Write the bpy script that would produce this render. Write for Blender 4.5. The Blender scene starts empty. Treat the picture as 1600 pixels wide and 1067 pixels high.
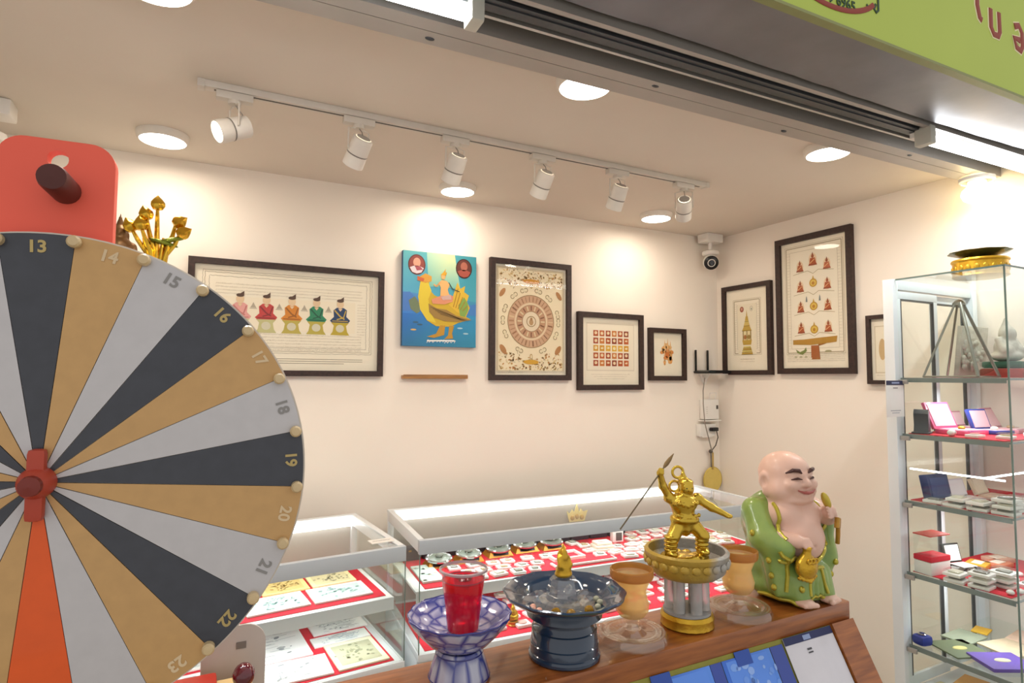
import bpy, bmesh, math, random
import numpy as np
from mathutils import Matrix, Vector, Euler

# ------------------------------------------------------------------ camera, world, light, exposure
SC = bpy.context.scene
COL = SC.collection
R = math.radians
YAW, PITCH, ROLL, FOC = R(27.25), R(3.32), R(0.25), 931.0
fw = Vector((math.sin(YAW)*math.cos(PITCH), math.cos(YAW)*math.cos(PITCH), math.sin(PITCH)))
r0 = Vector((math.cos(YAW), -math.sin(YAW), 0)); u0 = r0.cross(fw)
rt = r0*math.cos(ROLL) + u0*math.sin(ROLL); up = rt.cross(fw)
cd = bpy.data.cameras.new('camera'); cam = bpy.data.objects.new('camera', cd); COL.objects.link(cam)
cd.sensor_width = 36.0; cd.lens = FOC/1600*36.0; cd.clip_start = 0.02; cd.clip_end = 60
cam.matrix_world = Matrix(((rt.x, up.x, -fw.x, 0), (rt.y, up.y, -fw.y, 0), (rt.z, up.z, -fw.z, 1.6), (0, 0, 0, 1)))
SC.camera = cam
W = bpy.data.worlds.new('market_hall'); SC.world = W; W.use_nodes = True
W.node_tree.nodes['Background'].inputs[0].default_value = (1.0, 0.965, 0.93, 1)
W.node_tree.nodes['Background'].inputs[1].default_value = 0.72
SC.view_settings.view_transform = 'Standard'; SC.view_settings.look = 'None'
SC.view_settings.gamma = 1.0; SC.view_settings.use_curve_mapping = False
SC.view_settings.exposure = 0.13
SC.cycles.max_bounces = 10; SC.cycles.transparent_max_bounces = 24; SC.cycles.transmission_bounces = 8
SC.cycles.use_denoising = True
SC.cycles.caustics_reflective = False; SC.cycles.caustics_refractive = False
SC.cycles.sample_clamp_indirect = 6.0
P_DOWN, P_SPOT, P_TUBE, P_WARM = 3.0, 0.35, 5.0, 0.5     # lamp powers in watts
E_DISC, E_BAR = 14.0, 6.5                                  # brightness of lit diffusers
WARM, COOL, NEUT = (1.0, 0.72, 0.45), (0.93, 0.97, 1.0), (1.0, 0.84, 0.66)

# ------------------------------------------------------------------ materials
def lin(h):
    if isinstance(h, str):
        h = h.lstrip('#'); h = [int(h[i:i+2], 16)/255 for i in (0, 2, 4)]
    return tuple(c/12.92 if c <= 0.04045 else ((c+0.055)/1.055)**2.4 for c in h)
MATS = {}
def mat(name, color='#808080', rough=0.5, metal=0.0, noise=(18, 0.08), bump=0, bscale=60, emit=0, ecol=None, trans=0, ior=1.45, coat=0, alpha=1, sss=0):
    if name in MATS: return MATS[name]
    m = bpy.data.materials.new(name); m.use_nodes = True; nt = m.node_tree; b = nt.nodes['Principled BSDF']
    c = lin(color)
    tc = nt.nodes.new('ShaderNodeTexCoord')
    nz = nt.nodes.new('ShaderNodeTexNoise'); nz.inputs['Scale'].default_value = noise[0]; nz.inputs['Detail'].default_value = 4
    nt.links.new(tc.outputs['Object'], nz.inputs['Vector'])
    mx = nt.nodes.new('ShaderNodeMix'); mx.data_type = 'RGBA'
    a = noise[1]
    mx.inputs[6].default_value = tuple(max(0, x*(1-a)) for x in c)+(1,)
    mx.inputs[7].default_value = tuple(min(1, x*(1+a)) for x in c)+(1,)
    nt.links.new(nz.outputs['Fac'], mx.inputs[0]); nt.links.new(mx.outputs[2], b.inputs['Base Color'])
    b.inputs['Roughness'].default_value = rough; b.inputs['Metallic'].default_value = metal
    b.inputs['IOR'].default_value = ior; b.inputs['Transmission Weight'].default_value = trans
    b.inputs['Coat Weight'].default_value = coat; b.inputs['Alpha'].default_value = alpha
    if sss: b.inputs['Subsurface Weight'].default_value = sss; b.inputs['Subsurface Radius'].default_value = (.01, .005, .003)
    if emit:
        b.inputs['Emission Color'].default_value = (ecol or c)+(1,) if len(ecol or c) == 3 else (ecol or c)
        b.inputs['Emission Strength'].default_value = emit
    if bump:
        n2 = nt.nodes.new('ShaderNodeTexNoise'); n2.inputs['Scale'].default_value = bscale; n2.inputs['Detail'].default_value = 5
        nt.links.new(tc.outputs['Object'], n2.inputs['Vector'])
        bp = nt.nodes.new('ShaderNodeBump'); bp.inputs['Strength'].default_value = bump; bp.inputs['Distance'].default_value = 0.004
        nt.links.new(n2.outputs['Fac'], bp.inputs['Height']); nt.links.new(bp.outputs['Normal'], b.inputs['Normal'])
    MATS[name] = m; return m
def pane_mat(name, tint, ior=1.45, rough=0.0, gain=1.0):
    """thin sheet glass: clear with Fresnel reflection"""
    if name in MATS: return MATS[name]
    m = bpy.data.materials.new(name); m.use_nodes = True; nt = m.node_tree; nt.nodes.remove(nt.nodes['Principled BSDF'])
    out = nt.nodes['Material Output']
    tr = nt.nodes.new('ShaderNodeBsdfTransparent'); tr.inputs[0].default_value = tint+(1,)
    gl = nt.nodes.new('ShaderNodeBsdfGlossy'); gl.inputs['Roughness'].default_value = rough; gl.inputs[0].default_value = (gain, gain, gain, 1)
    fr = nt.nodes.new('ShaderNodeFresnel'); fr.inputs[0].default_value = ior
    mx = nt.nodes.new('ShaderNodeMixShader')
    ge = nt.nodes.new('ShaderNodeNewGeometry'); om = nt.nodes.new('ShaderNodeMath'); om.operation = 'SUBTRACT'; om.inputs[0].default_value = 1.0
    mu = nt.nodes.new('ShaderNodeMath'); mu.operation = 'MULTIPLY'     # a sheet reflects once, on its outer face
    nt.links.new(ge.outputs['Backfacing'], om.inputs[1]); nt.links.new(om.outputs[0], mu.inputs[0]); nt.links.new(fr.outputs[0], mu.inputs[1])
    nt.links.new(mu.outputs[0], mx.inputs[0]); nt.links.new(tr.outputs[0], mx.inputs[1]); nt.links.new(gl.outputs[0], mx.inputs[2])
    nt.links.new(mx.outputs[0], out.inputs[0])
    MATS[name] = m; return m
def crystal_mat(name, tint, milk=.15, ior=1.5, scat=(.94, .94, .94)):
    """clear cast glass: see-through, Fresnel shine and a little milky scatter"""
    if name in MATS: return MATS[name]
    m = pane_mat(name, tint, ior, .03); nt = m.node_tree; out = nt.nodes['Material Output']
    prev = out.inputs[0].links[0].from_socket
    tl = nt.nodes.new('ShaderNodeBsdfTranslucent'); tl.inputs[0].default_value = scat+(1,)
    df = nt.nodes.new('ShaderNodeBsdfDiffuse'); df.inputs[0].default_value = scat+(1,)
    a = nt.nodes.new('ShaderNodeMixShader'); nt.links.new(tl.outputs[0], a.inputs[1]); nt.links.new(df.outputs[0], a.inputs[2])
    b = nt.nodes.new('ShaderNodeMixShader'); b.inputs[0].default_value = milk
    nt.links.new(prev, b.inputs[1]); nt.links.new(a.outputs[0], b.inputs[2]); nt.links.new(b.outputs[0], out.inputs[0])
    return m
def print_mat(name='print', rough=0.6):
    if name in MATS: return MATS[name]
    m = bpy.data.materials.new(name); m.use_nodes = True; nt = m.node_tree; b = nt.nodes['Principled BSDF']
    a = nt.nodes.new('ShaderNodeVertexColor'); a.layer_name = 'Col'
    nt.links.new(a.outputs[0], b.inputs['Base Color']); b.inputs['Roughness'].default_value = rough
    MATS[name] = m; return m
def wood_mat(name, c1, c2, scale=(2, 30, 30), rough=0.4, coat=0.2):
    if name in MATS: return MATS[name]
    m = bpy.data.materials.new(name); m.use_nodes = True; nt = m.node_tree; b = nt.nodes['Principled BSDF']
    tc = nt.nodes.new('ShaderNodeTexCoord'); mp = nt.nodes.new('ShaderNodeMapping'); mp.inputs['Scale'].default_value = scale
    nz = nt.nodes.new('ShaderNodeTexNoise'); nz.inputs['Scale'].default_value = 3; nz.inputs['Detail'].default_value = 6
    cr = nt.nodes.new('ShaderNodeValToRGB')
    cr.color_ramp.elements[0].color = lin(c1)+(1,); cr.color_ramp.elements[1].color = lin(c2)+(1,)
    cr.color_ramp.elements[0].position = .3; cr.color_ramp.elements[1].position = .7
    nt.links.new(tc.outputs['Object'], mp.inputs[0]); nt.links.new(mp.outputs[0], nz.inputs['Vector'])
    nt.links.new(nz.outputs['Fac'], cr.inputs[0]); nt.links.new(cr.outputs[0], b.inputs['Base Color'])
    b.inputs['Roughness'].default_value = rough; b.inputs['Coat Weight'].default_value = coat
    bp = nt.nodes.new('ShaderNodeBump'); bp.inputs['Strength'].default_value = .15; bp.inputs['Distance'].default_value = .002
    nt.links.new(nz.outputs['Fac'], bp.inputs['Height']); nt.links.new(bp.outputs[0], b.inputs['Normal'])
    MATS[name] = m; return m

WALL = mat('wall_paint', '#f4ebdf', .75, noise=(3, .03), bump=.05, bscale=90)
CEIL = mat('ceiling_paint', '#d9d0c3', .85, noise=(2.5, .05), bump=.04, bscale=70)
FLOOR = mat('floor_tile', '#b8aea0', .35, noise=(5, .1))
ALU = mat('white_aluminium', '#e2e7ea', .35, noise=(30, .02), coat=.2)
GALV = mat('galvanised_steel', '#75757a', .36, .6, noise=(6, .3), bump=.35, bscale=7)
DARKST = mat('dark_steel', '#4a4d50', .4, .5, noise=(12, .2))
BLACKST = mat('slot_black', '#1f2326', .5, .2, noise=(12, .2))
GREYST = mat('grey_steel', '#a7a29c', .4, .3, noise=(8, .12), bump=.1, bscale=20)
PANE = pane_mat('sheet_glass', (.965, .985, .975))
PICPANE = pane_mat('picture_glass', (.985, .99, .985), 1.35, 0.0, .5)
GEDGE = mat('glass_edge', '#6b8079', .15, noise=(20, .15), coat=.5)
FRAMEW = wood_mat('dark_frame_wood', '#241512', '#3c2620', (30, 30, 30), .55, 0)
PAPER = mat('cream_paper', '#f8eedb', .8, noise=(8, .05))
GOLD = mat('gold', '#cbab45', .27, 1.0, noise=(25, .2), bump=.25, bscale=90)
GOLDY = mat('gold_paint', '#c9a033', .32, .75, noise=(40, .3), bump=.3, bscale=120)
WHITEP = mat('white_plastic', '#ebe8e2', .4, noise=(20, .03))
BLACKP = mat('black_plastic', '#16181a', .3, noise=(20, .1))
REDCLOTH = mat('red_felt', '#d01f33', .85, noise=(90, .15), bump=.1, bscale=300)
LAMPDISC = mat('lit_diffuser', '#ffffff', .6, emit=E_DISC, ecol=(1, .95, .88), noise=(5, 0))
LAMPSPOT = mat('lit_spot', '#ffffff', .6, emit=12, ecol=(1, .9, .75), noise=(5, 0))
TUBE = mat('lit_tube', '#ffffff', .6, emit=11, ecol=(.95, .98, 1), noise=(5, 0))
BAR = mat('lit_bar', '#ffffff', .6, emit=E_BAR, ecol=(.96, .99, 1), noise=(5, 0))
WARMDISC = mat('lit_warm', '#fff2c8', .6, emit=7, ecol=(1, .82, .45), noise=(5, 0))
PRINT = print_mat()

# ------------------------------------------------------------------ mesh helpers
class MB:
    """collects shapes and links them as ONE mesh object"""
    def __init__(s): s.v = []; s.f = []; s.mi = []; s.cur = 0
    def add(s, vs, fs, M=None):
        o = len(s.v)
        s.v += [tuple(M @ Vector(p)) if M is not None else tuple(p) for p in vs]
        s.f += [[i+o for i in f] for f in fs]; s.mi += [s.cur]*len(fs); return s
    def box(s, c, d, rot=None, bev=0):
        x, y, z = d[0]/2, d[1]/2, d[2]/2
        M = Matrix.Translation(c)
        if rot: M = M @ Euler(rot).to_matrix().to_4x4()
        if bev:
            bm = bmesh.new(); bmesh.ops.create_cube(bm, size=1)
            bmesh.ops.scale(bm, vec=d, verts=bm.verts)
            bmesh.ops.bevel(bm, geom=list(bm.edges), offset=min(bev, .45*min(d)), segments=2, affect='EDGES', profile=.6)
            bm.verts.index_update()
            s.add([v.co[:] for v in bm.verts], [[v.index for v in f.verts] for f in bm.faces], M); bm.free(); return s
        vs = [(-x, -y, -z), (x, -y, -z), (x, y, -z), (-x, y, -z), (-x, -y, z), (x, -y, z), (x, y, z), (-x, y, z)]
        return s.add(vs, [(0, 3, 2, 1), (4, 5, 6, 7), (0, 1, 5, 4), (1, 2, 6, 5), (2, 3, 7, 6), (3, 0, 4, 7)], M)
    def ab(s, a, b, bev=0):
        return s.box([(a[i]+b[i])/2 for i in range(3)], [abs(b[i]-a[i]) for i in range(3)], None, bev)
    def lathe(s, prof, n=32, M=None, lobes=0, amp=0, lob_from=0):
        vs, fs = [], []
        for j, (r, z) in enumerate(prof):
            for i in range(n):
                a = 2*math.pi*i/n
                rr = r*(1+(amp*math.cos(lobes*a) if lobes and r > lob_from else 0))
                vs.append((rr*math.cos(a), rr*math.sin(a), z))
        for j in range(len(prof)-1):
            for i in range(n):
                k = (i+1) % n
                fs.append((j*n+i, j*n+k, (j+1)*n+k, (j+1)*n+i))
        ringed = prof[0][0] > 1e-5 and prof[-1][0] > 1e-5 and len(prof) > 2     # an open band closes on itself
        if ringed:
            j = len(prof)-1
            for i in range(n): fs.append((j*n+i, j*n+(i+1) % n, (i+1) % n, i))
        if prof[0][0] > 1e-5 and not ringed: fs.append(tuple(range(n))[::-1])
        if prof[-1][0] > 1e-5 and not ringed: fs.append(tuple((len(prof)-1)*n+i for i in range(n)))
        return s.add(vs, fs, M)
    def cyl(s, a, b, r, r2=None, n=16):
        a, b = Vector(a), Vector(b); d = b-a
        M = Matrix.Translation(a) @ d.to_track_quat('Z', 'Y').to_matrix().to_4x4()
        return s.lathe([(r, 0), (r if r2 is None else r2, d.length)], n, M)
    def tube(s, pts, r, n=8):
        pts = [Vector(p) for p in pts]; m = len(pts); vs, fs = [], []
        rr = r if isinstance(r, (list, tuple)) else [r]*m
        prev = None
        for i, p in enumerate(pts):
            t = (pts[min(i+1, m-1)]-pts[max(i-1, 0)]).normalized()
            if prev is None: nrm = t.orthogonal().normalized()
            else: nrm = (prev - t*prev.dot(t)).normalized()
            prev = nrm; bi = t.cross(nrm)
            vs += [p+(nrm*math.cos(2*math.pi*k/n)+bi*math.sin(2*math.pi*k/n))*rr[i] for k in range(n)]
        for i in range(m-1):
            for k in range(n):
                fs.append((i*n+k, i*n+(k+1) % n, (i+1)*n+(k+1) % n, (i+1)*n+k))
        fs.append(tuple(range(n))[::-1]); fs.append(tuple((m-1)*n+k for k in range(n)))
        return s.add(vs, fs)
    def ell(s, c, r, n=14, m=9, rot=None):
        M = Matrix.Translation(c)
        if rot: M = M @ Euler(rot).to_matrix().to_4x4()
        vs = [(0, 0, -r[2])]; fs = []
        for j in range(1, m):
            t = -math.pi/2+math.pi*j/m
            vs += [(r[0]*math.cos(t)*math.cos(2*math.pi*i/n), r[1]*math.cos(t)*math.sin(2*math.pi*i/n), r[2]*math.sin(t)) for i in range(n)]
        vs.append((0, 0, r[2]))
        for i in range(n): fs.append((0, 1+(i+1) % n, 1+i))
        for j in range(m-2):
            for i in range(n):
                a = 1+j*n+i; b = 1+j*n+(i+1) % n; fs.append((a, b, b+n, a+n))
        L = len(vs)-1
        for i in range(n): fs.append((L, L-n+i, L-n+(i+1) % n))
        return s.add(vs, fs, M)
    def prism(s, poly, y0, y1, M=None):
        """poly in x,z extruded along y"""
        n = len(poly); A = sum(poly[i][0]*poly[(i+1) % n][1]-poly[(i+1) % n][0]*poly[i][1] for i in range(n))
        if A < 0: poly = poly[::-1]
        vs = [(x, y0, z) for x, z in poly]+[(x, y1, z) for x, z in poly]
        fs = [tuple(range(n)), tuple(range(2*n-1, n-1, -1))]
        fs += [(i, i+n, (i+1) % n+n, (i+1) % n) for i in range(n)]
        return s.add(vs, fs, M)
    def build(s, name, m, parent=None, smooth=35):
        me = bpy.data.meshes.new(name); me.from_pydata(s.v, [], s.f); me.update()
        for x in (m if isinstance(m, (list, tuple)) else [m]): me.materials.append(x)
        if any(s.mi): me.polygons.foreach_set('material_index', s.mi)
        if smooth:
            me.polygons.foreach_set('use_smooth', [True]*len(me.polygons)); me.set_sharp_from_angle(angle=R(smooth))
        return link(name, me, parent)
def link(name, me, parent=None):
    o = bpy.data.objects.new(name, me); COL.objects.link(o)
    if parent is not None: o.parent = parent
    return o
def tag(o, label=None, cat=None, group=None, kind=None):
    if label: o['label'] = label
    if cat: o['category'] = cat
    if group: o['group'] = group
    if kind: o['kind'] = kind
    return o
def thing(name, label, cat, loc=(0, 0, 0), rz=0, group=None):
    o = bpy.data.objects.new(name, None); COL.objects.link(o); o.empty_display_size = .03
    o.location = loc; o.rotation_euler = (0, 0, rz)
    return tag(o, label, cat, group)
def dup(root, loc, rz=0, label=None, group=None, scale=None):
    def cp(o, par):
        c = o.copy(); COL.objects.link(c); c.parent = par
        for ch in o.children: cp(ch, c)
        return c
    r = cp(root, None); r.location = loc; r.rotation_euler = (0, 0, rz)
    if label: r['label'] = label
    if group: r['group'] = group
    if scale: r.scale = scale if not isinstance(scale, (int, float)) else (scale,)*3
    return r
def struct(o): o['kind'] = 'structure'; return o
def text_mesh(name, body, size, m, parent=None, depth=.0005, M=None, bold=0):
    cu = bpy.data.curves.new(name, 'FONT'); cu.body = body; cu.size = size; cu.extrude = depth; cu.offset = bold
    cu.align_x = 'CENTER'; cu.align_y = 'CENTER'; cu.resolution_u = 3
    t = bpy.data.objects.new('tmp', cu); COL.objects.link(t)
    dg = bpy.context.evaluated_depsgraph_get(); me = bpy.data.meshes.new_from_object(t.evaluated_get(dg))
    bpy.data.objects.remove(t); bpy.data.curves.remove(cu); me.name = name
    me.transform((M or Matrix()) @ Matrix.Rotation(R(90), 4, 'X')); me.materials.clear(); me.materials.append(m)
    return link(name, me, parent)
def holed(name, outer, holes, depth, m, parent=None, y=0):
    """flat plate in x,z with holes, thickness along y"""
    cu = bpy.data.curves.new(name, 'CURVE'); cu.dimensions = '2D'; cu.fill_mode = 'BOTH'; cu.extrude = depth/2
    for lp in [outer]+holes:
        sp = cu.splines.new('POLY'); sp.points.add(len(lp)-1); sp.use_cyclic_u = True
        for p, q in zip(sp.points, lp): p.co = (q[0], q[1], 0, 1)
    t = bpy.data.objects.new('tmp', cu); COL.objects.link(t)
    dg = bpy.context.evaluated_depsgraph_get(); me = bpy.data.meshes.new_from_object(t.evaluated_get(dg))
    bpy.data.objects.remove(t); bpy.data.curves.remove(cu); me.name = name
    me.transform(Matrix.Translation((0, y, 0)) @ Matrix.Rotation(R(90), 4, 'X')); me.materials.clear(); me.materials.append(m)
    return link(name, me, parent)
def circ(cx, cy, rx, ry=None, n=24, a0=0, a1=360):
    ry = rx if ry is None else ry
    k = n if a1-a0 >= 360 else n+1
    return [(cx+rx*math.cos(R(a0+(a1-a0)*i/n)), cy+ry*math.sin(R(a0+(a1-a0)*i/n))) for i in range(k)]
def rrect(x0, y0, x1, y1, r, n=6):
    return circ(x1-r, y1-r, r, r, n, 0, 90)+circ(x0+r, y1-r, r, r, n, 90, 180)+circ(x0+r, y0+r, r, r, n, 180, 270)+circ(x1-r, y0+r, r, r, n, 270, 360)

class Art:
    """flat printed drawing in x (right), z (up), facing -y; one mesh with colour per polygon"""
    def __init__(s): s.v = []; s.f = []; s.c = []
    def poly(s, pts, col, L=1):
        n = len(pts); A = sum(pts[i][0]*pts[(i+1) % n][1]-pts[(i+1) % n][0]*pts[i][1] for i in range(n))
        if A < 0: pts = pts[::-1]; col = col[::-1] if isinstance(col, list) else col
        o = len(s.v); s.v += [(x, -.0004*L, z) for x, z in pts]; s.f.append(list(range(o, o+n)))
        s.c.append([lin(k) for k in col] if isinstance(col, list) else [lin(col)]*n)
    def ell(s, cx, cy, rx, ry=None, col='#000', L=1, n=18, rot=0):
        p = circ(0, 0, rx, ry, n); c, q = math.cos(R(rot)), math.sin(R(rot))
        s.poly([(cx+a*c-b*q, cy+a*q+b*c) for a, b in p], col, L)
    def rect(s, x0, y0, x1, y1, col, L=1): s.poly([(x0, y0), (x1, y0), (x1, y1), (x0, y1)], col, L)
    def ring(s, cx, cy, r0, r1, col, L=1, n=40, a0=0, a1=360, asp=1):
        for i in range(n):
            t0 = R(a0+(a1-a0)*i/n); t1 = R(a0+(a1-a0)*(i+1)/n)
            s.poly([(cx+r0*math.cos(t0), cy+asp*r0*math.sin(t0)), (cx+r1*math.cos(t0), cy+asp*r1*math.sin(t0)), (cx+r1*math.cos(t1), cy+asp*r1*math.sin(t1)), (cx+r0*math.cos(t1), cy+asp*r0*math.sin(t1))], col, L)
    def line(s, pts, w, col, L=1):
        for (a, b), (c, d) in zip(pts[:-1], pts[1:]):
            l = math.hypot(c-a, d-b) or 1e-6; nx, ny = -(d-b)/l*w/2, (c-a)/l*w/2
            s.poly([(a+nx, b+ny), (a-nx, b-ny), (c-nx, d-ny), (c+nx, d+ny)], col, L)
    def script(s, x0, x1, y, h, col, L=1, seed=0, dens=1.0):
        """a row of small handwriting-like strokes"""
        rg = random.Random(seed); x = x0
        while x < x1:
            w = h*rg.uniform(.3, .9)
            s.line([(x, y-h*rg.uniform(.2, .5)), (x+w*.5, y+h*rg.uniform(.1, .5)), (x+w, y-h*rg.uniform(-.2, .4))], h*.13, col, L)
            x += w+h*rg.uniform(.1, .5)/dens
    def build(s, name, parent, y=0, m=None, rot=None):
        me = bpy.data.meshes.new(name); me.from_pydata(s.v, [], s.f); me.update()
        a = me.color_attributes.new('Col', 'FLOAT_COLOR', 'CORNER')
        flat = []
        for c in s.c:
            for k in c: flat += [k[0], k[1], k[2], 1]
        a.data.foreach_set('color', flat); me.materials.append(m or PRINT)
        o = link(name, me, parent); o.location = (0, y, 0)
        if rot: o.rotation_euler = rot
        return o

# ---- smooth solid modelling on a grid (for figures)
def Ell(c, r, k=.008, rz=0, rx=0, ry=0): return ('e', c, r, k, Euler((rx, ry, rz)).to_matrix() if (rz or rx or ry) else None)
def Cap(a, b, r1, r2=None, k=.008): return ('c', a, b, r1, r1 if r2 is None else r2, k)
def Bx(c, h, rd=.003, k=.004, rz=0, rx=0, ry=0): return ('b', c, h, rd, k, Euler((rx, ry, rz)).to_matrix() if (rz or rx or ry) else None)
def Tor(c, Rr, r, axis=2, k=.004): return ('t', c, Rr, r, axis, k)
def _dist(p, P):
    if p[0] == 'e':
        q = P-np.array(p[1])
        if p[4] is not None: q = q @ np.array(p[4])
        r = np.array(p[2]); a = np.linalg.norm(q/r, axis=-1); b = np.linalg.norm(q/(r*r), axis=-1)
        return a*(a-1)/np.maximum(b, 1e-6)
    if p[0] == 'c':
        a, b = np.array(p[1], float), np.array(p[2], float); d = b-a
        t = np.clip(((P-a) @ d)/max(d @ d, 1e-9), 0, 1)
        return np.linalg.norm(P-a-t[..., None]*d, axis=-1)-(p[3]+(p[4]-p[3])*t)
    if p[0] == 'b':
        q = P-np.array(p[1])
        if p[5] is not None: q = q @ np.array(p[5])
        q = np.abs(q)-np.array(p[2])+p[3]
        return np.linalg.norm(np.maximum(q, 0), axis=-1)+np.minimum(q.max(-1), 0)-p[3]
    if p[0] == 't':
        q = P-np.array(p[1]); ax = p[4]; o = [i for i in range(3) if i != ax]
        return np.hypot(np.hypot(q[..., o[0]], q[..., o[1]])-p[2], q[..., ax])-p[3]
def _k(p): return p[3] if p[0] == 'e' else p[5] if p[0] in 'ct' else p[4]
def snap(pts, prims, sub=4, lift=0.0, carve=()):
    """resample a polyline and lay it on the surface of a modelled solid"""
    q = []
    for a, b in zip(pts[:-1], pts[1:]): q += [tuple(a[i]+(b[i]-a[i])*k/sub for i in range(3)) for k in range(sub)]
    q = np.array(q+[pts[-1]], float)
    def fld(P):
        V = np.full(P.shape[:-1], 9.0)
        for p in prims:
            d = _dist(p, P); k = max(_k(p), 1e-5); w = np.maximum(k-np.abs(V-d), 0)/k; V = np.minimum(V, d)-w*w*k/4
        return V
    for _ in range(6):
        d = fld(q); e = 1e-3
        g = np.stack([fld(q+np.eye(3)[i]*e)-fld(q-np.eye(3)[i]*e) for i in range(3)], -1)/(2*e)
        g /= np.maximum(np.linalg.norm(g, axis=-1, keepdims=True), 1e-6)
        q = q-g*(d-lift)[:, None]*.9
    return [tuple(x) for x in q]
def solid(name, prims, lo, hi, h, m, parent=None, carve=(), it=0):
    ax = [np.arange(lo[i], hi[i]+h, h) for i in range(3)]
    P = np.stack(np.meshgrid(*ax, indexing='ij'), -1)
    V = np.full(P.shape[:3], 9.0)
    for p in prims:
        d = _dist(p, P); k = max(_k(p), 1e-5); w = np.maximum(k-np.abs(V-d), 0)/k
        V = np.minimum(V, d)-w*w*k/4
    for p in carve:
        d = -_dist(p, P); k = max(_k(p), 1e-5); w = np.maximum(k-np.abs(V-d), 0)/k
        V = np.maximum(V, d)+w*w*k/4
    ins = V < 0; n = V.shape; cn = tuple(x-1 for x in n)
    S = np.zeros(cn+(3,)); C = np.zeros(cn)
    for a in range(3):
        o = [i for i in range(3) if i != a]
        for d1 in (0, 1):
            for d2 in (0, 1):
                s0 = [None]*3; s1 = [None]*3
                s0[a] = slice(0, cn[a]); s1[a] = slice(1, cn[a]+1)
                for oo, dd in zip(o, (d1, d2)): s0[oo] = s1[oo] = slice(dd, cn[oo]+dd)
                v0, v1 = V[tuple(s0)], V[tuple(s1)]; cr = (v0 < 0) != (v1 < 0)
                t = np.where(cr, v0/np.where(cr, v0-v1, 1), 0)
                pt = P[tuple(s0)].copy(); pt[..., a] += t*h
                S += pt*cr[..., None]; C += cr
    act = C > 0; idx = -np.ones(cn, int); idx[act] = np.arange(act.sum())
    vs = S[act]/C[act][:, None]; fs = []
    for a in range(3):
        o1, o2 = (a+1) % 3, (a+2) % 3
        s0 = [slice(None)]*3; s1 = [slice(None)]*3
        s0[a] = slice(0, cn[a]); s1[a] = slice(1, cn[a]+1)
        for oo in (o1, o2): s0[oo] = s1[oo] = slice(1, cn[oo])
        i0, i1 = ins[tuple(s0)], ins[tuple(s1)]
        w = np.argwhere(i0 != i1); flip = i1[i0 != i1]
        if not len(w): continue
        off = np.zeros(3, int); off[o1] = off[o2] = 1; w = w+off
        e1 = np.eye(3, dtype=int)[o1]; e2 = np.eye(3, dtype=int)[o2]
        g = lambda q: idx[q[:, 0], q[:, 1], q[:, 2]]
        qd = np.stack([g(w-e1-e2), g(w-e2), g(w), g(w-e1)], 1)
        qd[flip] = qd[flip][:, ::-1]; fs.append(qd)
    fs = np.concatenate(fs)
    me = bpy.data.meshes.new(name); me.from_pydata(vs.tolist(), [], fs.tolist()); me.update()
    me.materials.append(m); me.polygons.foreach_set('use_smooth', [True]*len(me.polygons))
    return link(name, me, parent)

# ------------------------------------------------------------------ the room
XR, YB, ZT, XL = 2.79, 2.664, 2.45, -1.8
struct(MB().ab((-3.5, -2.5, -.06), (4.5, YB+.1, 0)).build('floor', FLOOR))
struct(MB().ab((XL, 1.16, ZT), (XR, YB, ZT+.06)).build('ceiling', CEIL))
struct(MB().ab((XL-.1, YB, 0), (XR+.1, YB+.1, ZT+.06)).build('wall_back', WALL))
struct(MB().ab((XR, .86, 0), (XR+.1, YB, ZT+.06)).build('wall_right', WALL))
struct(MB().ab((XL-.1, .86, 0), (XL, YB, ZT+.06)).build('wall_left', WALL))
BR = R(-1.4)
def beam_piece(name, boxes, m, smooth=35, bev=0):
    b = MB()
    for (y0, y1, z0, z1) in boxes: b.ab((-3.1, y0, z0), (1.62, y1, z1), bev)
    o = b.build(name, m, None, smooth); o.location = (1.3, 0, 0); o.rotation_euler = (0, 0, BR); return struct(o)
def bw(x, y, z):     # a point in the skewed frame of the shop-front beam
    return (1.3+(x-1.3)*math.cos(BR)-y*math.sin(BR), (x-1.3)*math.sin(BR)+y*math.cos(BR), z)
beam_piece('trim_1', [(1.262, 1.316, 2.400, 2.50)], GREYST)                       # inner aluminium channel, two flanges with a groove between
beam_piece('trim_2', [(1.215, 1.2585, 2.399, 2.50)], GREYST)
beam_piece('trim_3', [(1.150, 1.215, 2.445, 2.50)], BLACKST)                      # dark guide slot
beam_piece('trim_4', [(1.143, 1.152, 2.398, 2.50)], mat('lip_steel', '#b9b8b4', .35, .5, noise=(8, .1)))
b = MB()                                                                         # rolled shutter curtain seen from below
for i in range(7):
    a0, a1 = R(200+i*20), R(220+i*20)
    b.ab((-3.1, 1.10+.042*math.cos(a0), 2.44+.05*math.sin((a0+a1)/2)), (1.62, 1.10+.042*math.cos(a1), 2.50))
o = b.build('trim_5', DARKST); o.location = (1.3, 0, 0); o.rotation_euler = (0, 0, BR); struct(o)
beam_piece('trim_6', [(1.049, 1.064, 2.393, 2.50)], GREYST)
beam_piece('trim_7', [(1.030, 1.049, 2.43, 2.50)], BLACKST)
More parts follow.
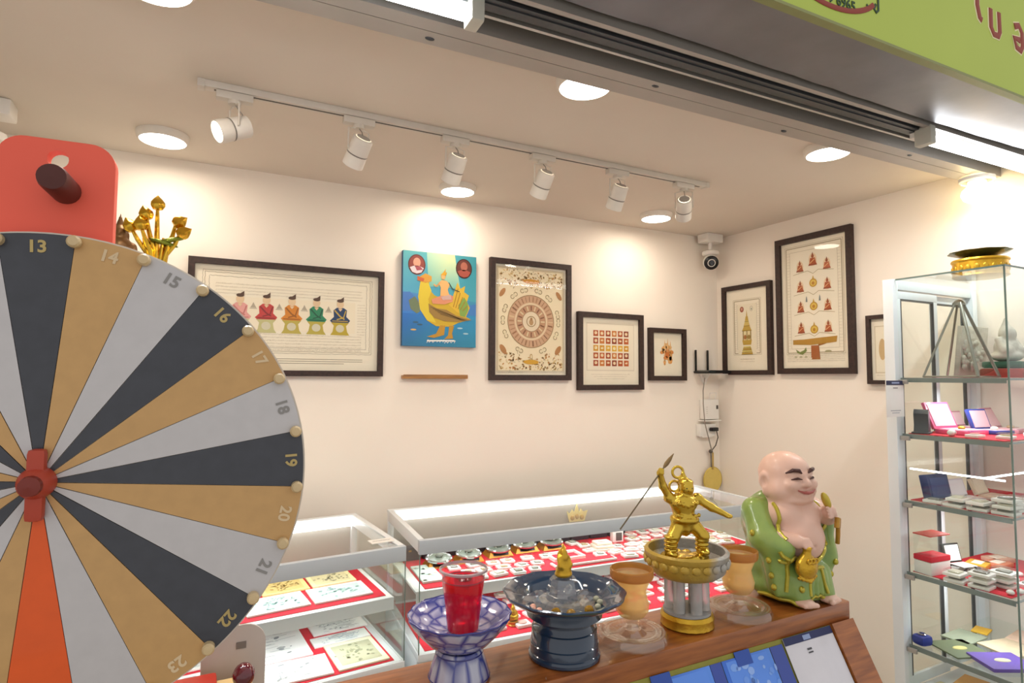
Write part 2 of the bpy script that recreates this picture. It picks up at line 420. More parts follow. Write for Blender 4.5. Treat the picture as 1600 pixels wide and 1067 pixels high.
# galvanised soffit sheet with gentle dents
b = MB(); rg = random.Random(4); NX, NY = 60, 7; vs = []; fs = []
for i in range(NX+1):
    for j in range(NY+1):
        x = -3.1+4.72*i/NX; y = .846+.186*j/NY
        vs.append((x, y, 2.402+.004*math.sin(3.1*x+9*y)+rg.uniform(-.0015, .0015)+(.0025 if (i % 14) == 0 else 0)))
for i in range(NX):
    for j in range(NY):
        a = i*(NY+1)+j; fs.append((a, a+1, a+NY+2, a+NY+1))
b.add(vs, fs)
o = b.build('trim_8', GALV, None, 80); o.location = (1.3, 0, 0); o.rotation_euler = (0, 0, BR); struct(o)
beam_piece('wall_front', [(.85, 1.316, 2.50, 3.3)], GREYST)
# screws on the channel
for i, x in enumerate((-.1, .42, 1.05, 1.62, 2.2)):
    o = MB().ell((0, 0, 0), (.012, .006, .004)).build('screw', DARKST); o.location = bw(x, 1.29 if i % 2 else 1.236, 2.3995)
    tag(o, 'dark screw head in the underside of the aluminium shop-front channel', 'screw', 'screws along the shop-front channel')

# sign board
sg = thing('sign_board', 'lime green shop sign board with brown Thai lettering above the beam', 'sign', bw(1.3, .834, 2.40), BR)
LIME = mat('lime_sign', '#b2c552', .5, noise=(4, .05))
BROWNL = mat('sign_brown', '#8f3320', .5); DKGREEN = mat('sign_dark_green', '#22421f', .5); CREAML = mat('sign_cream', '#ece2b4', .5)
MB().ab((-3.1, -.008, 0), (1.62, .008, .75)).build('panel', LIME, sg)
MB().ab((-3.1, -.011, -.004), (1.62, .009, .003)).build('edge_strip', mat('sign_edge', '#8a8f5a', .5), sg)
def sign_text(t, x, z, size, m, dy=-.0092, bold=0.0, rz=0):
    return text_mesh('lettering', t, size, m, sg, .0006, Matrix.Translation((x, dy, z)) @ Matrix.Rotation(rz, 4, 'Y'), bold)
LETTERS = [[[(.498, .203), (.497, .16), (.507, .127), (.517, .122)]],
           [[(.563, .168), (.562, .115), (.575, .098), (.598, .098), (.606, .112), (.605, .168)]],
           [[(.712, .115), (.68, .115), (.693, .09), (.715, .085), (.725, .10), (.725, .14), (.71, .158), (.685, .15)]]]
for strokes in LETTERS:
    par = sg
    for nm, m_, w, dy in (('lettering', BROWNL, .0098, -.0096), ('letter_outline', CREAML, .0138, -.0086)):
        lb = MB()
        for st in strokes: lb.tube([(x+.018, 0, z+.052) for x, z in st], w, 8)
        o = lb.build(nm, m_, par); o.scale = (1, .12, 1) if par is sg else (1, .8, 1); o.location = (0, dy, 0) if par is sg else (0, .012, 0)
        par = o
sign_text('9 6965', -.048, .057, .034, DKGREEN, bold=.0006)
b = MB(); b.tube([(.075, 0, .088), (.068, 0, .075), (.076, 0, .068), (.084, 0, .075), (.084, 0, .11)], .004, 6); o = b.build('lettering', DKGREEN, sg); o.location = (0, -.009, 0); o.scale = (1, .2, 1)
b = MB(); b.tube([(.04, 0, .078), (.047, 0, .072), (.054, 0, .078)], .0035, 6); o = b.build('lettering', DKGREEN, sg); o.location = (0, -.009, 0); o.scale = (1, .2, 1)
b = MB(); b.tube([(-.088+.18*math.cos(R(a)), 0, .132+.094*math.sin(R(a))) for a in range(215, 330, 6)], .0065, 8)
o = b.build('arc_stroke', BROWNL, sg); o.location = (0, -.009, 0); o.scale = (1, .2, 1)

# fluorescent tubes under the beam
def tube_lamp(x0, x1, yb, label):
    t = thing('fluorescent_lamp', label, 'lamp', bw((x0+x1)/2, yb, 2.36), BR)
    L = (x1-x0)/2
    MB().ab((-L, .006, .012), (L, .045, .05), .004).build('housing', WHITEP, t)
    MB().cyl((-L+.02, 0, 0), (L-.02, 0, 0), .0165, n=14).build('tube', TUBE, t)
    for s in (-1, 1):
        MB().box((s*(L-.012), .004, .01), (.03, .052, .06), None, .006).build('end_cap', mat('lamp_cap', '#c9c8bd', .5), t)
    ld = bpy.data.lights.new('tube_light', 'AREA'); ld.shape = 'RECTANGLE'; ld.size = 2*L-.06; ld.size_y = .02; ld.energy = P_TUBE; ld.color = COOL
    lo = bpy.data.objects.new('tube_light', ld); COL.objects.link(lo); lo.parent = t; lo.location = (0, -.004, -.022)
tube_lamp(1.985, 2.74, 1.066, 'lit fluorescent tube under the beam close to the tall glass cabinet')
tube_lamp(-.72, .47, 1.10, 'lit fluorescent tube under the beam above the prize wheel side')

# surface downlights
def downlight(x, y, label, pw=1.0):
    t = thing('downlight', label, 'ceiling light', (x, y, ZT))
    MB().lathe([(.084, 0), (.084, -.006), (.080, -.020), (.073, -.026), (.073, -.0235), (.0735, -.018)], 40).build('rim', mat('light_rim', '#e8e2d8', .5), t)
    MB().lathe([(.073, -.015), (.073, -.0245), (.05, -.0255), (.0, -.0258)], 36).build('diffuser', LAMPDISC, t)
    ld = bpy.data.lights.new('downlight_light', 'AREA'); ld.shape = 'DISK'; ld.size = .14; ld.energy = P_DOWN*pw; ld.color = NEUT
    lo = bpy.data.objects.new('downlight_light', ld); COL.objects.link(lo); lo.parent = t; lo.location = (0, 0, -.028)
downlight(-.156, 2.406, 'round lit downlight beside the lit end of the track rail', .55)
downlight(.989, 2.462, 'round lit downlight in front of the blue bird painting', .55)
downlight(2.081, 2.396, 'round lit downlight near the security camera corner of the ceiling', .6)
downlight(-.12, 1.435, 'round lit downlight near the shop-front channel above the prize wheel', 1.4)
downlight(.945, 1.385, 'round lit downlight half hidden by the middle of the beam', 1.4)
downlight(2.03, 1.39, 'round lit downlight tucked against the beam nearest the right wall', 1.4)
t = thing('warm_lamp', 'small warm yellow round lamp under the beam by the right wall', 'lamp', (2.715, 1.228, 2.396))
MB().lathe([(.06, 0), (.06, -.012), (.052, -.018), (.05, -.014)], 30).build('rim', WHITEP, t)
MB().lathe([(.03, -.014), (.032, -.03), (.05, -.048), (.055, -.065), (.046, -.085), (.025, -.098), (.0, -.102)], 26).build('diffuser', WARMDISC, t)
ld = bpy.data.lights.new('warm_light', 'POINT'); ld.energy = P_WARM; ld.color = (1, .66, .25); ld.shadow_soft_size = .05
lo = bpy.data.objects.new('warm_light', ld); COL.objects.link(lo); lo.parent = t; lo.location = (-.02, 0, -.16)

# track rail and heads
TRK = mat('track_white', '#cfc8be', .45); SPOTW = mat('spot_white', '#d8d3cb', .4)
o = thing('track_rail', 'long slim white lighting track rail fixed to the ceiling', 'track rail', (0, 1.905, ZT))
MB().ab((-.03, -.017, -.02), (1.93, .017, 0), .002).build('rail', TRK, o)
MB().ab((.0, -.004, -.0206), (1.90, .004, -.0195)).build('slot', mat('rail_slot', '#4d4843', .5), o)
for x in (-.034, 1.934): MB().box((x, 0, -.011), (.02, .037, .024), None, .003).build('end_cap', TRK, o)
def spot_head(x, aim, label, lit=True, group=None):
    t = thing('track_spotlight', label, 'spotlight', (x, 1.905, ZT-.0208), 0, group)
    MB().box((0, 0, -.011), (.10, .03, .022), None, .003).build('adapter', TRK, t)
    MB().cyl((0, 0, -.022), (0, 0, -.034), .018, n=16).build('collar', TRK, t)
    yw, pt = aim    # yaw of the beam direction (0 = towards the back wall), pitch below horizontal
    d = Vector((math.sin(R(yw))*math.cos(R(pt)), math.cos(R(yw))*math.cos(R(pt)), -math.sin(R(pt))))
    side = Vector((math.cos(R(yw)), -math.sin(R(yw)), 0)); piv = Vector((0, 0, -.105))
    y = MB()
    for s in (-1, 1): y.tube([Vector((0, 0, -.034))+side*s*.012, Vector((0, 0, -.038))+side*s*.036, piv+side*s*.037, piv+side*s*.030], .0028, 6)
    y.build('yoke', TRK, t)
    M = Matrix.Translation(piv) @ d.to_track_quat('Z', 'Y').to_matrix().to_4x4()
    MB().lathe([(.026, -.045), (.032, -.042), (.033, .008), (.0325, .009), (.0325, .012), (.033, .013), (.034, .052), (.030, .052), (.029, .042)], 26, M).build('can', SPOTW, t)
    MB().lathe([(.0333, .0085), (.0338, .0105), (.0333, .0125)], 26, M).build('seam_ring', mat('seam_grey', '#77716a', .5), t)
    MB().lathe([(.022, -.0455), (.022, -.047), (.0, -.0472)], 20, M).build('rear_cap', mat('spot_back', '#a39e98', .5), t)
    MB().lathe([(.029, .040), (.029, .046), (.0, .047)], 24, M).build('lens', LAMPSPOT, t)
    MB().tube([(0, 0, -.03), piv*.6+Vector((.004, 0, 0))-d*.02, piv-d*.042], .0018, 6).build('lead_wire', mat('spot_wire', '#8c8780', .5), t)
    ld = bpy.data.lights.new('spot_light', 'SPOT'); ld.energy = P_SPOT; ld.color = WARM; ld.spot_size = R(125); ld.spot_blend = 1.0; ld.shadow_soft_size = .02
    lo = bpy.data.objects.new('spot_light', ld); COL.objects.link(lo); lo.parent = t
    lo.location = piv+d*.058; lo.rotation_euler = d.to_track_quat('-Z', 'Y').to_euler()
    return t
spot_head(.055, (-108, 26), 'white track spotlight whose lit face turns away from the wall frames')
G = 'track spotlights aimed at the back wall'
spot_head(.42, (-18, 48), 'white can track spotlight on the rail, next to the one with its lit face showing', group=G)
spot_head(.754, (-8, 52), 'white can track spotlight hanging beside the round downlight above the bird painting', group=G)
spot_head(1.108, (-4, 50), 'white can track spotlight in line with the gap between bird and wheel pictures', group=G)
spot_head(1.456, (2, 55), 'white can track spotlight, second from the camera corner end of the rail', group=G)
spot_head(1.809, (40, 38), 'white can track spotlight on the rail end turned towards the right wall')

# ------------------------------------------------------------------ pictures
def framed(name, label, cx, cz, w, h, rail, wall='back', yy=None, cat='picture', glass=True, mat_w=0, paper=PAPER):
    if wall == 'back': loc, rz = (cx, YB, cz), 0
    else: loc, rz = (XR, cx, cz), R(-90)
    t = thing(name, label, cat, loc, rz)
    D = .026
    for (a, b_, c, d) in ((-w/2, h/2-rail, w/2, h/2), (-w/2, -h/2, w/2, -h/2+rail)):
        s = 1 if b_ > 0 else -1
        z_o, z_i = (h/2, h/2-rail) if s > 0 else (-h/2, -h/2+rail)
        MB().prism([(-w/2, z_o), (w/2, z_o), (w/2-rail, z_i), (-w/2+rail, z_i)], -D, -.001).build('frame_rail', FRAMEW, t)
    for s in (-1, 1):
        MB().prism([(s*w/2, -h/2), (s*w/2, h/2), (s*(w/2-rail), h/2-rail), (s*(w/2-rail), -h/2+rail)], -D, -.001).build('frame_rail', FRAMEW, t)
    MB().ab((-w/2+rail, -.010, -h/2+rail), (w/2-rail, -.002, h/2-rail)).build('backing_sheet', paper, t)
    if glass:
        o = MB().ab((-w/2+rail, -.0195, -h/2+rail), (w/2-rail, -.018, h/2-rail)).build('glass_pane', PICPANE, t)
    return t
INK, GREYI = '#6f6455', '#b5a890'
# 1 five seated figures
t = framed('framed_print', 'wide dark-framed print of five seated robed figures in a row', .32, 1.831, .78, .471, .024)
a = Art(); w, h = .78-.048, .471-.048
for k, (ix, iz, c, wd) in enumerate(((.028, .022, '#8a7f6c', .0012), (.036, .03, '#b0a38b', .002), (.052, .044, '#8a7f6c', .0012))):
    X, Z0, Z1 = w/2-ix, -h/2+iz+.05, h/2-iz
    rg = random.Random(k)
    def wob(p, q, n=60): return [(p[0]+(q[0]-p[0])*i/n+rg.uniform(-.0012, .0012), p[1]+(q[1]-p[1])*i/n+rg.uniform(-.0012, .0012)) for i in range(n+1)]
    for p, q in (((-X, Z1), (X, Z1)), ((X, Z1), (X, Z0)), ((X, Z0), (-X, Z0)), ((-X, Z0), (-X, Z1))): a.line(wob(p, q), wd, c)
for i in range(4): a.script(-.29, .29, .138-.013*i, .007, GREYI, seed=i)
for i in range(6): a.script(-.29, .29, -.062-.0125*i, .0075, GREYI, seed=20+i)
for i in range(12):
    a.script(-.31, -.275, .08-.012*i, .006, GREYI, seed=50+i); a.script(.275, .31, .08-.012*i, .006, GREYI, seed=70+i)
a.line([(-.29, -.163), (.30, -.163)], .002, '#8e8370'); a.line([(-.29, -.172), (.30, -.172)], .002, '#8e8370'); a.line([(-.2, -.181), (.22, -.181)], .002, '#8e8370')
a.rect(-.265, -.048, .265, .088, '#f7ead2', 1)
def seated(a, x, z, s, robe, dark, skin='#e8c9a4', hair='#5a4132', ped='#c9bb72'):
    a.poly([(x-.034*s, z-.062*s), (x+.034*s, z-.062*s), (x+.026*s, z-.05*s), (x+.022*s, z-.028*s), (x+.032*s, z-.016*s), (x-.032*s, z-.016*s), (x-.022*s, z-.028*s), (x-.026*s, z-.05*s)], ped, 2)
    a.ell(x, z-.038*s, .015*s, .014*s, '#d9d2b8', 3)
    a.poly([(x-.036*s, z-.010*s), (x-.03*s, z-.016*s), (x+.03*s, z-.016*s), (x+.036*s, z-.008*s), (x+.022*s, z+.006*s), (x+.024*s, z+.03*s), (x+.012*s, z+.038*s), (x-.012*s, z+.038*s), (x-.024*s, z+.028*s), (x-.022*s, z+.004*s)], robe, 3)
    a.line([(x-.02*s, z+.028*s), (x, z+.006*s), (x+.016*s, z-.004*s)], .005*s, dark, 4)
    a.line([(x+.02*s, z+.028*s), (x+.012*s, z+.002*s), (x-.012*s, z-.006*s)], .004*s, dark, 5)
    a.line([(x-.028*s, z-.011*s), (x+.028*s, z-.011*s)], .003*s, dark, 6)
    a.poly([(x-.008*s, z+.034*s), (x+.008*s, z+.034*s), (x, z+.024*s)], skin, 6)
    a.ell(x, z+.05*s, .0125*s, .0155*s, skin, 5); a.ell(x, z+.063*s, .0125*s, .006*s, hair, 6); a.poly([(x-.004*s, z+.066*s), (x+.012*s, z+.066*s), (x+.012*s, z+.078*s)], hair, 7)
for i, (rb, dk, pd) in enumerate((('#e8a6a0', '#c97c78', '#d9d0a0'), ('#c8423f', '#8a2b2b', '#c9c38a'), ('#dd8a2c', '#a05f1c', '#c2b052'), ('#2f8a63', '#1f5c45', '#bfae4a'), ('#25406a', '#c8a94a', '#c4ab36'))):
    seated(a, -.20+.1*i, .018, 1.2, rb, dk, ped=pd)
for i in range(4):
    x = -.15+.1*i
    a.poly([(x-.012, .045), (x+.012, .045), (x+.006, .055), (x, .068), (x-.006, .055)], '#b9ac98', 2); a.line([(x-.014, .042), (x+.014, .042)], .002, '#9b8f7c', 3)
a.build('print_figures', t, -.0103)
# 2 bird painting on canvas
t = thing('canvas_painting', 'unframed blue painting of a golden bird carrying a seated figure', 'painting', (.978, YB, 1.9565))
w, h = .366, .441
MB().ab((-w/2, -.026, -h/2), (w/2, -.001, h/2), .001).build('canvas', mat('canvas_blue', '#2f5f86', .6, noise=(14, .2)), t)
a = Art()
a.poly([(-w/2, -h/2), (w/2, -h/2), (w/2, -.07), (-w/2, -.07)], ['#2c6f9c', '#2b86a6', '#2a8fc0', '#2d6fc4'], 1)
a.poly([(-w/2, -.07), (w/2, -.07), (w/2, .0), (-w/2, .03)], ['#3a7fd0', '#2d84bd', '#3a91b4', '#4f8ecb'], 1)
a.poly([(-w/2, .03), (w/2, .0), (w/2, h/2), (-w/2, h/2)], ['#54a6c8', '#3f9fb4', '#2f8b98', '#5fb2b8'], 1)
a.poly([(-.06, .06), (.10, .06), (.07, h/2), (-.07, h/2)], ['#7cc0b4', '#7cc0b4', '#cfd7a0', '#a5cbb4'], 2)
a.poly([(-w/2, -.06), (-.09, -.06), (-.11, -.005), (-.15, .03), (-w/2, .025)], '#4a7cc4', 2)
a.poly([(.09, -.065), (w/2, -.065), (w/2, -.01), (.14, -.02)], '#3f7cc0', 2)
# bird: body, neck, head, beak, tail, wing, legs
a.poly([(-.11, .01), (-.10, -.05), (-.065, -.10), (-.02, -.125), (.05, -.125), (.09, -.105), (.155, -.085), (.10, -.06), (.09, .01), (.03, .0), (-.03, .02), (-.06, .05), (-.055, .09), (-.07, .11), (-.10, .085), (-.095, .04)], '#c9a82c', 3)
a.poly([(-.10, .08), (-.065, .085), (-.045, .04), (-.06, .0), (-.05, -.06), (-.02, -.11), (-.065, -.10), (-.10, -.05), (-.11, .01)], '#d9c23a', 4)
a.poly([(-.155, -.01), (-.125, .01), (-.105, -.02), (-.10, -.06), (-.115, -.07), (-.145, -.05)], '#6f7f62', 3)
a.poly([(-.115, .085), (-.075, .075), (-.045, .085), (-.045, .108), (-.075, .12), (-.10, .105)], '#d29a3c', 5)
a.poly([(-.115, .085), (-.085, .082), (-.08, .095), (-.115, .105)], '#c4633a', 6)
a.poly([(.055, .0), (.085, .09), (.10, .06), (.125, .075), (.12, .045), (.145, .03), (.135, .0), (.15, -.03), (.13, -.075), (.08, -.05), (.04, -.02)], '#d7b236', 4)
a.poly([(.10, -.07), (.09, -.02), (.12, .02), (.14, -.01), (.142, -.04), (.125, -.075)], '#7fa24a', 5)
for i in range(5): a.line([(.065+.012*i, -.03-.004*i), (.088+.012*i, .06-.02*i)], .0035, '#a57820', 6)
a.poly([(-.06, -.02), (-.02, -.04), (.03, -.045), (.08, -.07), (.16, -.088), (.09, -.10), (.02, -.10), (-.03, -.085), (-.055, -.06)], '#9a7a3c', 6)
for i in range(5): a.line([(-.05+.012*i, -.035-.008*i), (.03+.02*i, -.06-.008*i), (.10+.008*i, -.088)], .0028, '#6d5428', 7)
a.poly([(.0, -.12), (.025, -.12), (.02, -.165), (-.03, -.18), (-.065, -.175), (-.02, -.16)], '#b98b2c', 4)
a.poly([(.045, -.12), (.07, -.12), (.06, -.155), (.065, -.18), (.02, -.185), (.04, -.165)], '#b98b2c', 4)
# seated rider
a.poly([(-.04, -.02), (-.045, .0), (.0, .02), (.03, .035), (.065, .02), (.06, -.005), (.02, -.02)], '#d58e6c', 7)
a.poly([(-.002, .02), (.0, .06), (-.012, .08), (.005, .095), (.03, .092), (.045, .075), (.035, .05), (.045, .02)], '#e3b070', 8)
a.poly([(.0, .015), (.05, .028), (.055, .005), (.01, .0)], '#c9a8a0', 9)
a.line([(.0, .085), (-.022, .062), (-.035, .072)], .007, '#dca768', 9); a.line([(.04, .085), (.06, .055), (.095, .045)], .004, '#3a3a2a', 9)
a.ell(.012, .112, .011, .014, '#e3b070', 9); a.poly([(-.002, .118), (.026, .118), (.03, .135), (.022, .13), (.024, .15), (.012, .132)], '#d6a12a', 10)
for cx, rm, sk, rb in ((-.118, '#5a2a2a', '#d79a82', '#d8ccd2'), (.118, '#2c1512', '#a5604e', '#a04a3c')):
    a.ell(cx, .158, .042, .048, rm, 3, 24); a.ell(cx, .158, .037, .043, '#8a4038' if cx < 0 else '#5f2a20', 4, 24)
    a.ell(cx, .168, .018, .022, sk, 5); a.poly([(cx-.034, .143), (cx-.012, .152), (cx+.012, .152), (cx+.034, .143), (cx+.022, .122), (cx, .116), (cx-.022, .122)], rb, 5)
    if cx < 0: a.poly([(cx-.01, .15), (cx+.016, .15), (cx+.03, .136), (cx, .13)], '#a4505c', 6)
for i, (x, z, c) in enumerate(((-.13, -.145, '#d8b06a'), (.10, -.13, '#9fc4d4'), (.13, -.155, '#9fc4d4'), (-.12, -.11, '#37607a'), (-.10, -.12, '#37607a'))): a.ell(x, z, .014, .004, c, 3)
a.script(-.065, .075, -.196, .018, '#f4f2ea', 4, seed=5, dens=3); a.line([(-.065, -.194), (.072, -.19)], .006, '#f4f2ea', 5)
a.build('painted_scene', t, -.0262)
# ledge strip
t = thing('wood_ledge', 'thin light brown wooden ledge under the bird painting', 'ledge', (.961, YB, 1.594))
MB().ab((-.16, -.03, -.008), (.16, -.0005, .008), .002).build('board', wood_mat('ledge_wood', '#8a5a2c', '#b98548', (3, 40, 40)), t)
MB().ab((-.158, -.032, .008), (.158, -.029, .011)).build('front_lip', wood_mat('ledge_wood', '#8a5a2c', '#b98548'), t)
# 3 wheel print
t = framed('framed_print', 'tall dark-framed sepia print of a large circular wheel diagram', 1.476, 1.8835, .472, .609, .027)
a = Art(); w, h = .472-.054, .609-.054
a.rect(-w/2+.012, -h/2+.02, w/2-.012, h/2-.012, '#f6e5c4', 1)
for X, Z in ((w/2-.014, h/2-.014), (w/2-.02, h/2-.02)):
    a.line([(-X, Z), (X, Z), (X, -Z), (-X, -Z), (-X, Z)], .0012, '#8a7550', 2)
cz = -.005
a.ring(0, cz, .0, .052, '#efdcc0', 3); a.ring(0, cz, .052, .083, '#c99a78', 3); a.ring(0, cz, .083, .096, '#ead0ae', 3); a.ring(0, cz, .096, .132, '#d3a988', 3); a.ring(0, cz, .132, .136, '#9a7a52', 3); a.ring(0, cz, .083, .085, '#94704a', 4); a.ring(0, cz, .05, .0525, '#94704a', 4)
rg = random.Random(9)
for i in range(20):
    g = R(18*i); c, s = math.cos(g), math.sin(g)
    a.line([(.056*c, cz+.056*s), (.08*c, cz+.08*s)], .007, '#8a5a40' if i % 2 else '#e6cfa8', 5)
for i in range(34):
    g = R(360/34*i); c, s = math.cos(g), math.sin(g)
    a.line([(.10*c, cz+.10*s), (.128*c, cz+.128*s)], rg.uniform(.002, .009), rg.choice(['#a87a58', '#8f6244', '#e2c39c', '#b98a66']), 5)
a.ring(0, cz, .024, .028, '#a08050', 5, 24); a.ell(0, cz-.004, .012, .016, '#c0986a', 5); a.ell(0, cz+.012, .007, .008, '#b08050', 6)
for g in (15, 50, 75, 128, 158, 205, 245, 295, 335, 0, 105, 180):
    c, s = math.cos(R(g)), math.sin(R(g)); rr = .162
    for kx in (-1, 1):
        a.ring(rr*c*1.0+kx*.011*-s, cz+rr*s+kx*.011*c, .0085, .0115, '#8f7b4e', 4, 14)
    a.ell(rr*c, cz+rr*s, .007, .007, '#f0e2c0', 5)
for i in range(260):
    x = rg.uniform(-w/2+.026, w/2-.026); z = rg.choice([-1, 1])*rg.uniform(.165, h/2-.026)
    if math.hypot(x, z) < .19: continue
    a.ell(x, z, rg.uniform(.003, .009), rg.uniform(.002, .006), rg.choice(['#c79a58', '#a87f48', '#d9b87c', '#8f7040', '#c48a4a', '#e3cd9a']), 3, 7, rg.uniform(0, 180))
for i in range(150):
    x = rg.uniform(-w/2+.026, w/2-.026); z = rg.choice([-1, 1])*rg.uniform(.165, h/2-.026)
    if math.hypot(x, z) < .185: continue
    a.line([(x, z), (x+rg.uniform(-.012, .012), z+rg.uniform(-.012, .012))], .0014, '#7d6236', 4)
a.ell(0, .2, .05, .012, '#d9952f', 5); a.ell(0, -.212, .045, .012, '#d9a42f', 5)
for z in (.178, -.185): a.ell(0, z, .008, .014, '#b58a34', 6); a.ell(0, z, .005, .010, '#f0e2c0', 7)
for sx in (-1, 1): a.ell(sx*.165, .135, .012, .026, '#b9824e', 4, 12, 35*sx); a.ell(sx*.16, -.15, .014, .028, '#b9824e', 4, 12, -35*sx)
a.script(-w/2+.02, -.05, -h/2+.012, .006, '#8a7550', 2, 3)
a.build('print_diagram', t, -.0103)
# 4 grid print
t = framed('framed_print', 'dark-framed print with a grid of small orange and brown squares', 1.976, 1.7365, .438, .419, .028)
a = Art(); w, h = .438-.056, .419-.056
a.rect(-w/2+.03, -h/2+.075, w/2-.03, h/2-.028, '#e4d8c4', 1); a.rect(-w/2+.036, -h/2+.081, w/2-.036, h/2-.034, '#f5ead6', 2)
for i in range(6):
    for j in range(5):
        x = -.10+.041*i; z = .098-.0405*j
        col = (['#b3501f', '#c4602c', '#a8441c', '#cf7a34', '#b3501f', '#8f3a1a'][(i+2*j) % 6], '#d99a28', '#e3b03a')[0 if j != 2 else (1 if i in (0, 1, 5) else 2)]
        a.rect(x-.016, z-.016, x+.016, z+.016, col, 3)
        a.ell(x, z+(0 if (i+j) % 2 else .002), .0095, .005 if (i*j) % 3 else .009, '#f3ddb6' if j != 2 else '#f8ecc0', 4, 10)
        a.ell(x+(.004 if i % 2 else -.004), z+.004, .004, .004, '#e8c79a', 5, 8)
for i in range(3): a.script(-.13+.02*i, .13-.02*i, -.125-.012*i, .005, '#9a8c76', 2, 11+i)
a.build('print_grid', t, -.0103)
# 5 small orange print
t = framed('framed_print', 'smallest dark-framed print with a single pale orange figure', 2.377, 1.7285, .274, .301, .027)
a = Art(); rg = random.Random(3)
for i in range(46):
    r_ = rg.random()**.7*.05; g = rg.uniform(0, 6.28)
    a.ell(r_*math.cos(g)*.8, r_*math.sin(g)*1.15, rg.uniform(.006, .016), rg.uniform(.006, .014), rg.choice(['#e3a35c', '#dc8f48', '#ecbf86', '#e6ac68']), 1+i % 3, 9)
for s, hh in ((-.018, .085), (.004, .095), (.024, .08)): a.poly([(s-.008, .03), (s+.008, .03), (s, hh)], '#e9b87c', 4)
a.ell(0, .0, .016, .02, '#d57a3a', 5); a.ell(0, .022, .009, .010, '#e2a064', 6); a.ell(-.012, -.02, .016, .01, '#d98746', 5)
a.build('print_figure', t, -.0103)
# 6 pagoda print (right wall)
t = framed('framed_print', 'dark-framed print of a yellow tiered pagoda on the right wall', 2.431, 1.8755, .348, .525, .026, 'right')
a = Art(); w, h = .348-.052, .525-.052
for k, (ix, iz) in enumerate(((.05, .06), (.058, .068), (.078, .092))): a.line([(-w/2+ix, h/2-iz), (w/2-ix, h/2-iz), (w/2-ix, -h/2+iz+.03), (-w/2+ix, -h/2+iz+.03), (-w/2+ix, h/2-iz)], .0018 if k != 1 else .005, '#b8a98c', 1)
for i in range(22): a.script(-w/2+.06, -w/2+.076, .15-.013*i, .005, GREYI, 2, i); a.script(w/2-.076, w/2-.06, .15-.013*i, .005, GREYI, 2, 40+i)
a.rect(-.065, -.145, .065, .148, '#f2e7cf', 2)
PY, PD = '#c8a548', '#8f7428'
a.poly([(-.006, .06), (.006, .06), (0, .115)], PY, 3)
for k, (z, wd, hh) in enumerate(((.045, .014, .03), (.02, .022, .03), (-.008, .034, .03))): a.poly([(-wd, z), (wd, z), (wd*.55, z+hh), (-wd*.55, z+hh)], PY if k % 2 == 0 else '#d6bc68', 4+k); a.line([(-wd, z), (wd, z)], .003, PD, 7)
a.rect(-.03, -.062, .03, -.008, '#eadbae', 3)
for x in (-.027, 0, .027): a.rect(x-.003, -.062, x+.003, -.008, PD, 4)
a.ell(-.013, -.045, .010, .014, '#b57a48', 5); a.ell(.014, -.045, .010, .014, '#a98c4c', 5)
a.poly([(-.034, -.062), (.034, -.062), (.028, -.09), (-.028, -.09)], PY, 4)
for k in range(4): a.rect(-.026-.004*k, -.098-.012*k-.010, .026+.004*k, -.098-.012*k, PY if k % 2 else '#d9c36e', 4); a.line([(-.03-.004*k, -.108-.012*k), (.03+.004*k, -.108-.012*k)], .002, PD, 5)
a.ell(-.034, .118, .014, .017, '#a8604c', 4); a.ell(-.034, .12, .006, .008, '#d9a88c', 5); a.ell(.034, .118, .012, .016, '#d9cdb6', 4); a.ell(.034, .118, .007, .011, '#efe6d2', 5); a.ell(.035, .116, .003, .006, '#7a8a6a', 6)
a.script(-.05, .05, -.172, .008, '#a89878', 2, 4); a.script(-.05, .05, -.186, .006, '#a89878', 2, 5)
a.build('print_pagoda', t, -.0103)
# 7 tree of figures
t = framed('framed_print', 'tall dark-framed print of small orange seated figures over a tree', 2.003, 1.982, .434, .728, .03, 'right')
a = Art(); w, h = .434-.06, .728-.06
for k, ix in enumerate((.022, .030, .052)):
    X, Z1, Z0 = w/2-ix, h/2-ix, -h/2+ix+.05
    a.line([(-X, Z1), (X, Z1), (X, Z0), (-X, Z0), (-X, Z1)], (.0015, .004, .0012)[k], '#a8987a', 1)
for i in range(34): a.script(-w/2+.036, -w/2+.05, .28-.0155*i, .005, GREYI, 2, i); a.script(w/2-.05, w/2-.036, .28-.0155*i, .005, GREYI, 2, 60+i)
for i in range(5): a.script(-.16, .16, -.262-.009*i, .006, '#8f846e', 2, 90+i)
def mini(x, z, s, c):
    a.ell(x, z+.004*s, .020*s, .030*s, '#f0d6b4', 2)
    a.poly([(x-.022*s, z-.022*s), (x+.022*s, z-.022*s), (x+.016*s, z-.008*s), (x+.012*s, z+.012*s), (x-.012*s, z+.012*s), (x-.016*s, z-.008*s)], c, 3)
    a.ell(x, z+.02*s, .007*s, .008*s, '#a55a38', 4); a.poly([(x-.004*s, z+.026*s), (x+.004*s, z+.026*s), (x, z+.04*s)], '#8f4a30', 4)
    a.line([(x-.014*s, z-.012*s), (x+.010*s, z+.006*s)], .004*s, '#e8b07c', 5); a.line([(x-.02*s, z-.019*s), (x+.02*s, z-.019*s)], .003*s, '#8a4028', 6)
mini(.0, .222, 1.15, '#b5562e'); mini(-.075, .195, 1, '#b5603a'); mini(.078, .190, 1, '#c46a48')
for j, z in enumerate((.088, -.02, -.13)):
    mini(-.075, z, 1, '#b85c34'); mini(.078, z, 1, '#b85c34')
    cz_ = z+(.018, .005, -.005)[j]
    a.ring(0, cz_, .016, .022, '#c9992c', 3, 18); a.ell(0, cz_, .016, .016, '#e3c35a', 3); a.ell(0, cz_-.002, .008, .009, '#c4872c', 4); a.poly([(-.006, cz_+.02), (.006, cz_+.02), (0, cz_+.04)], '#c9a44a', 4)
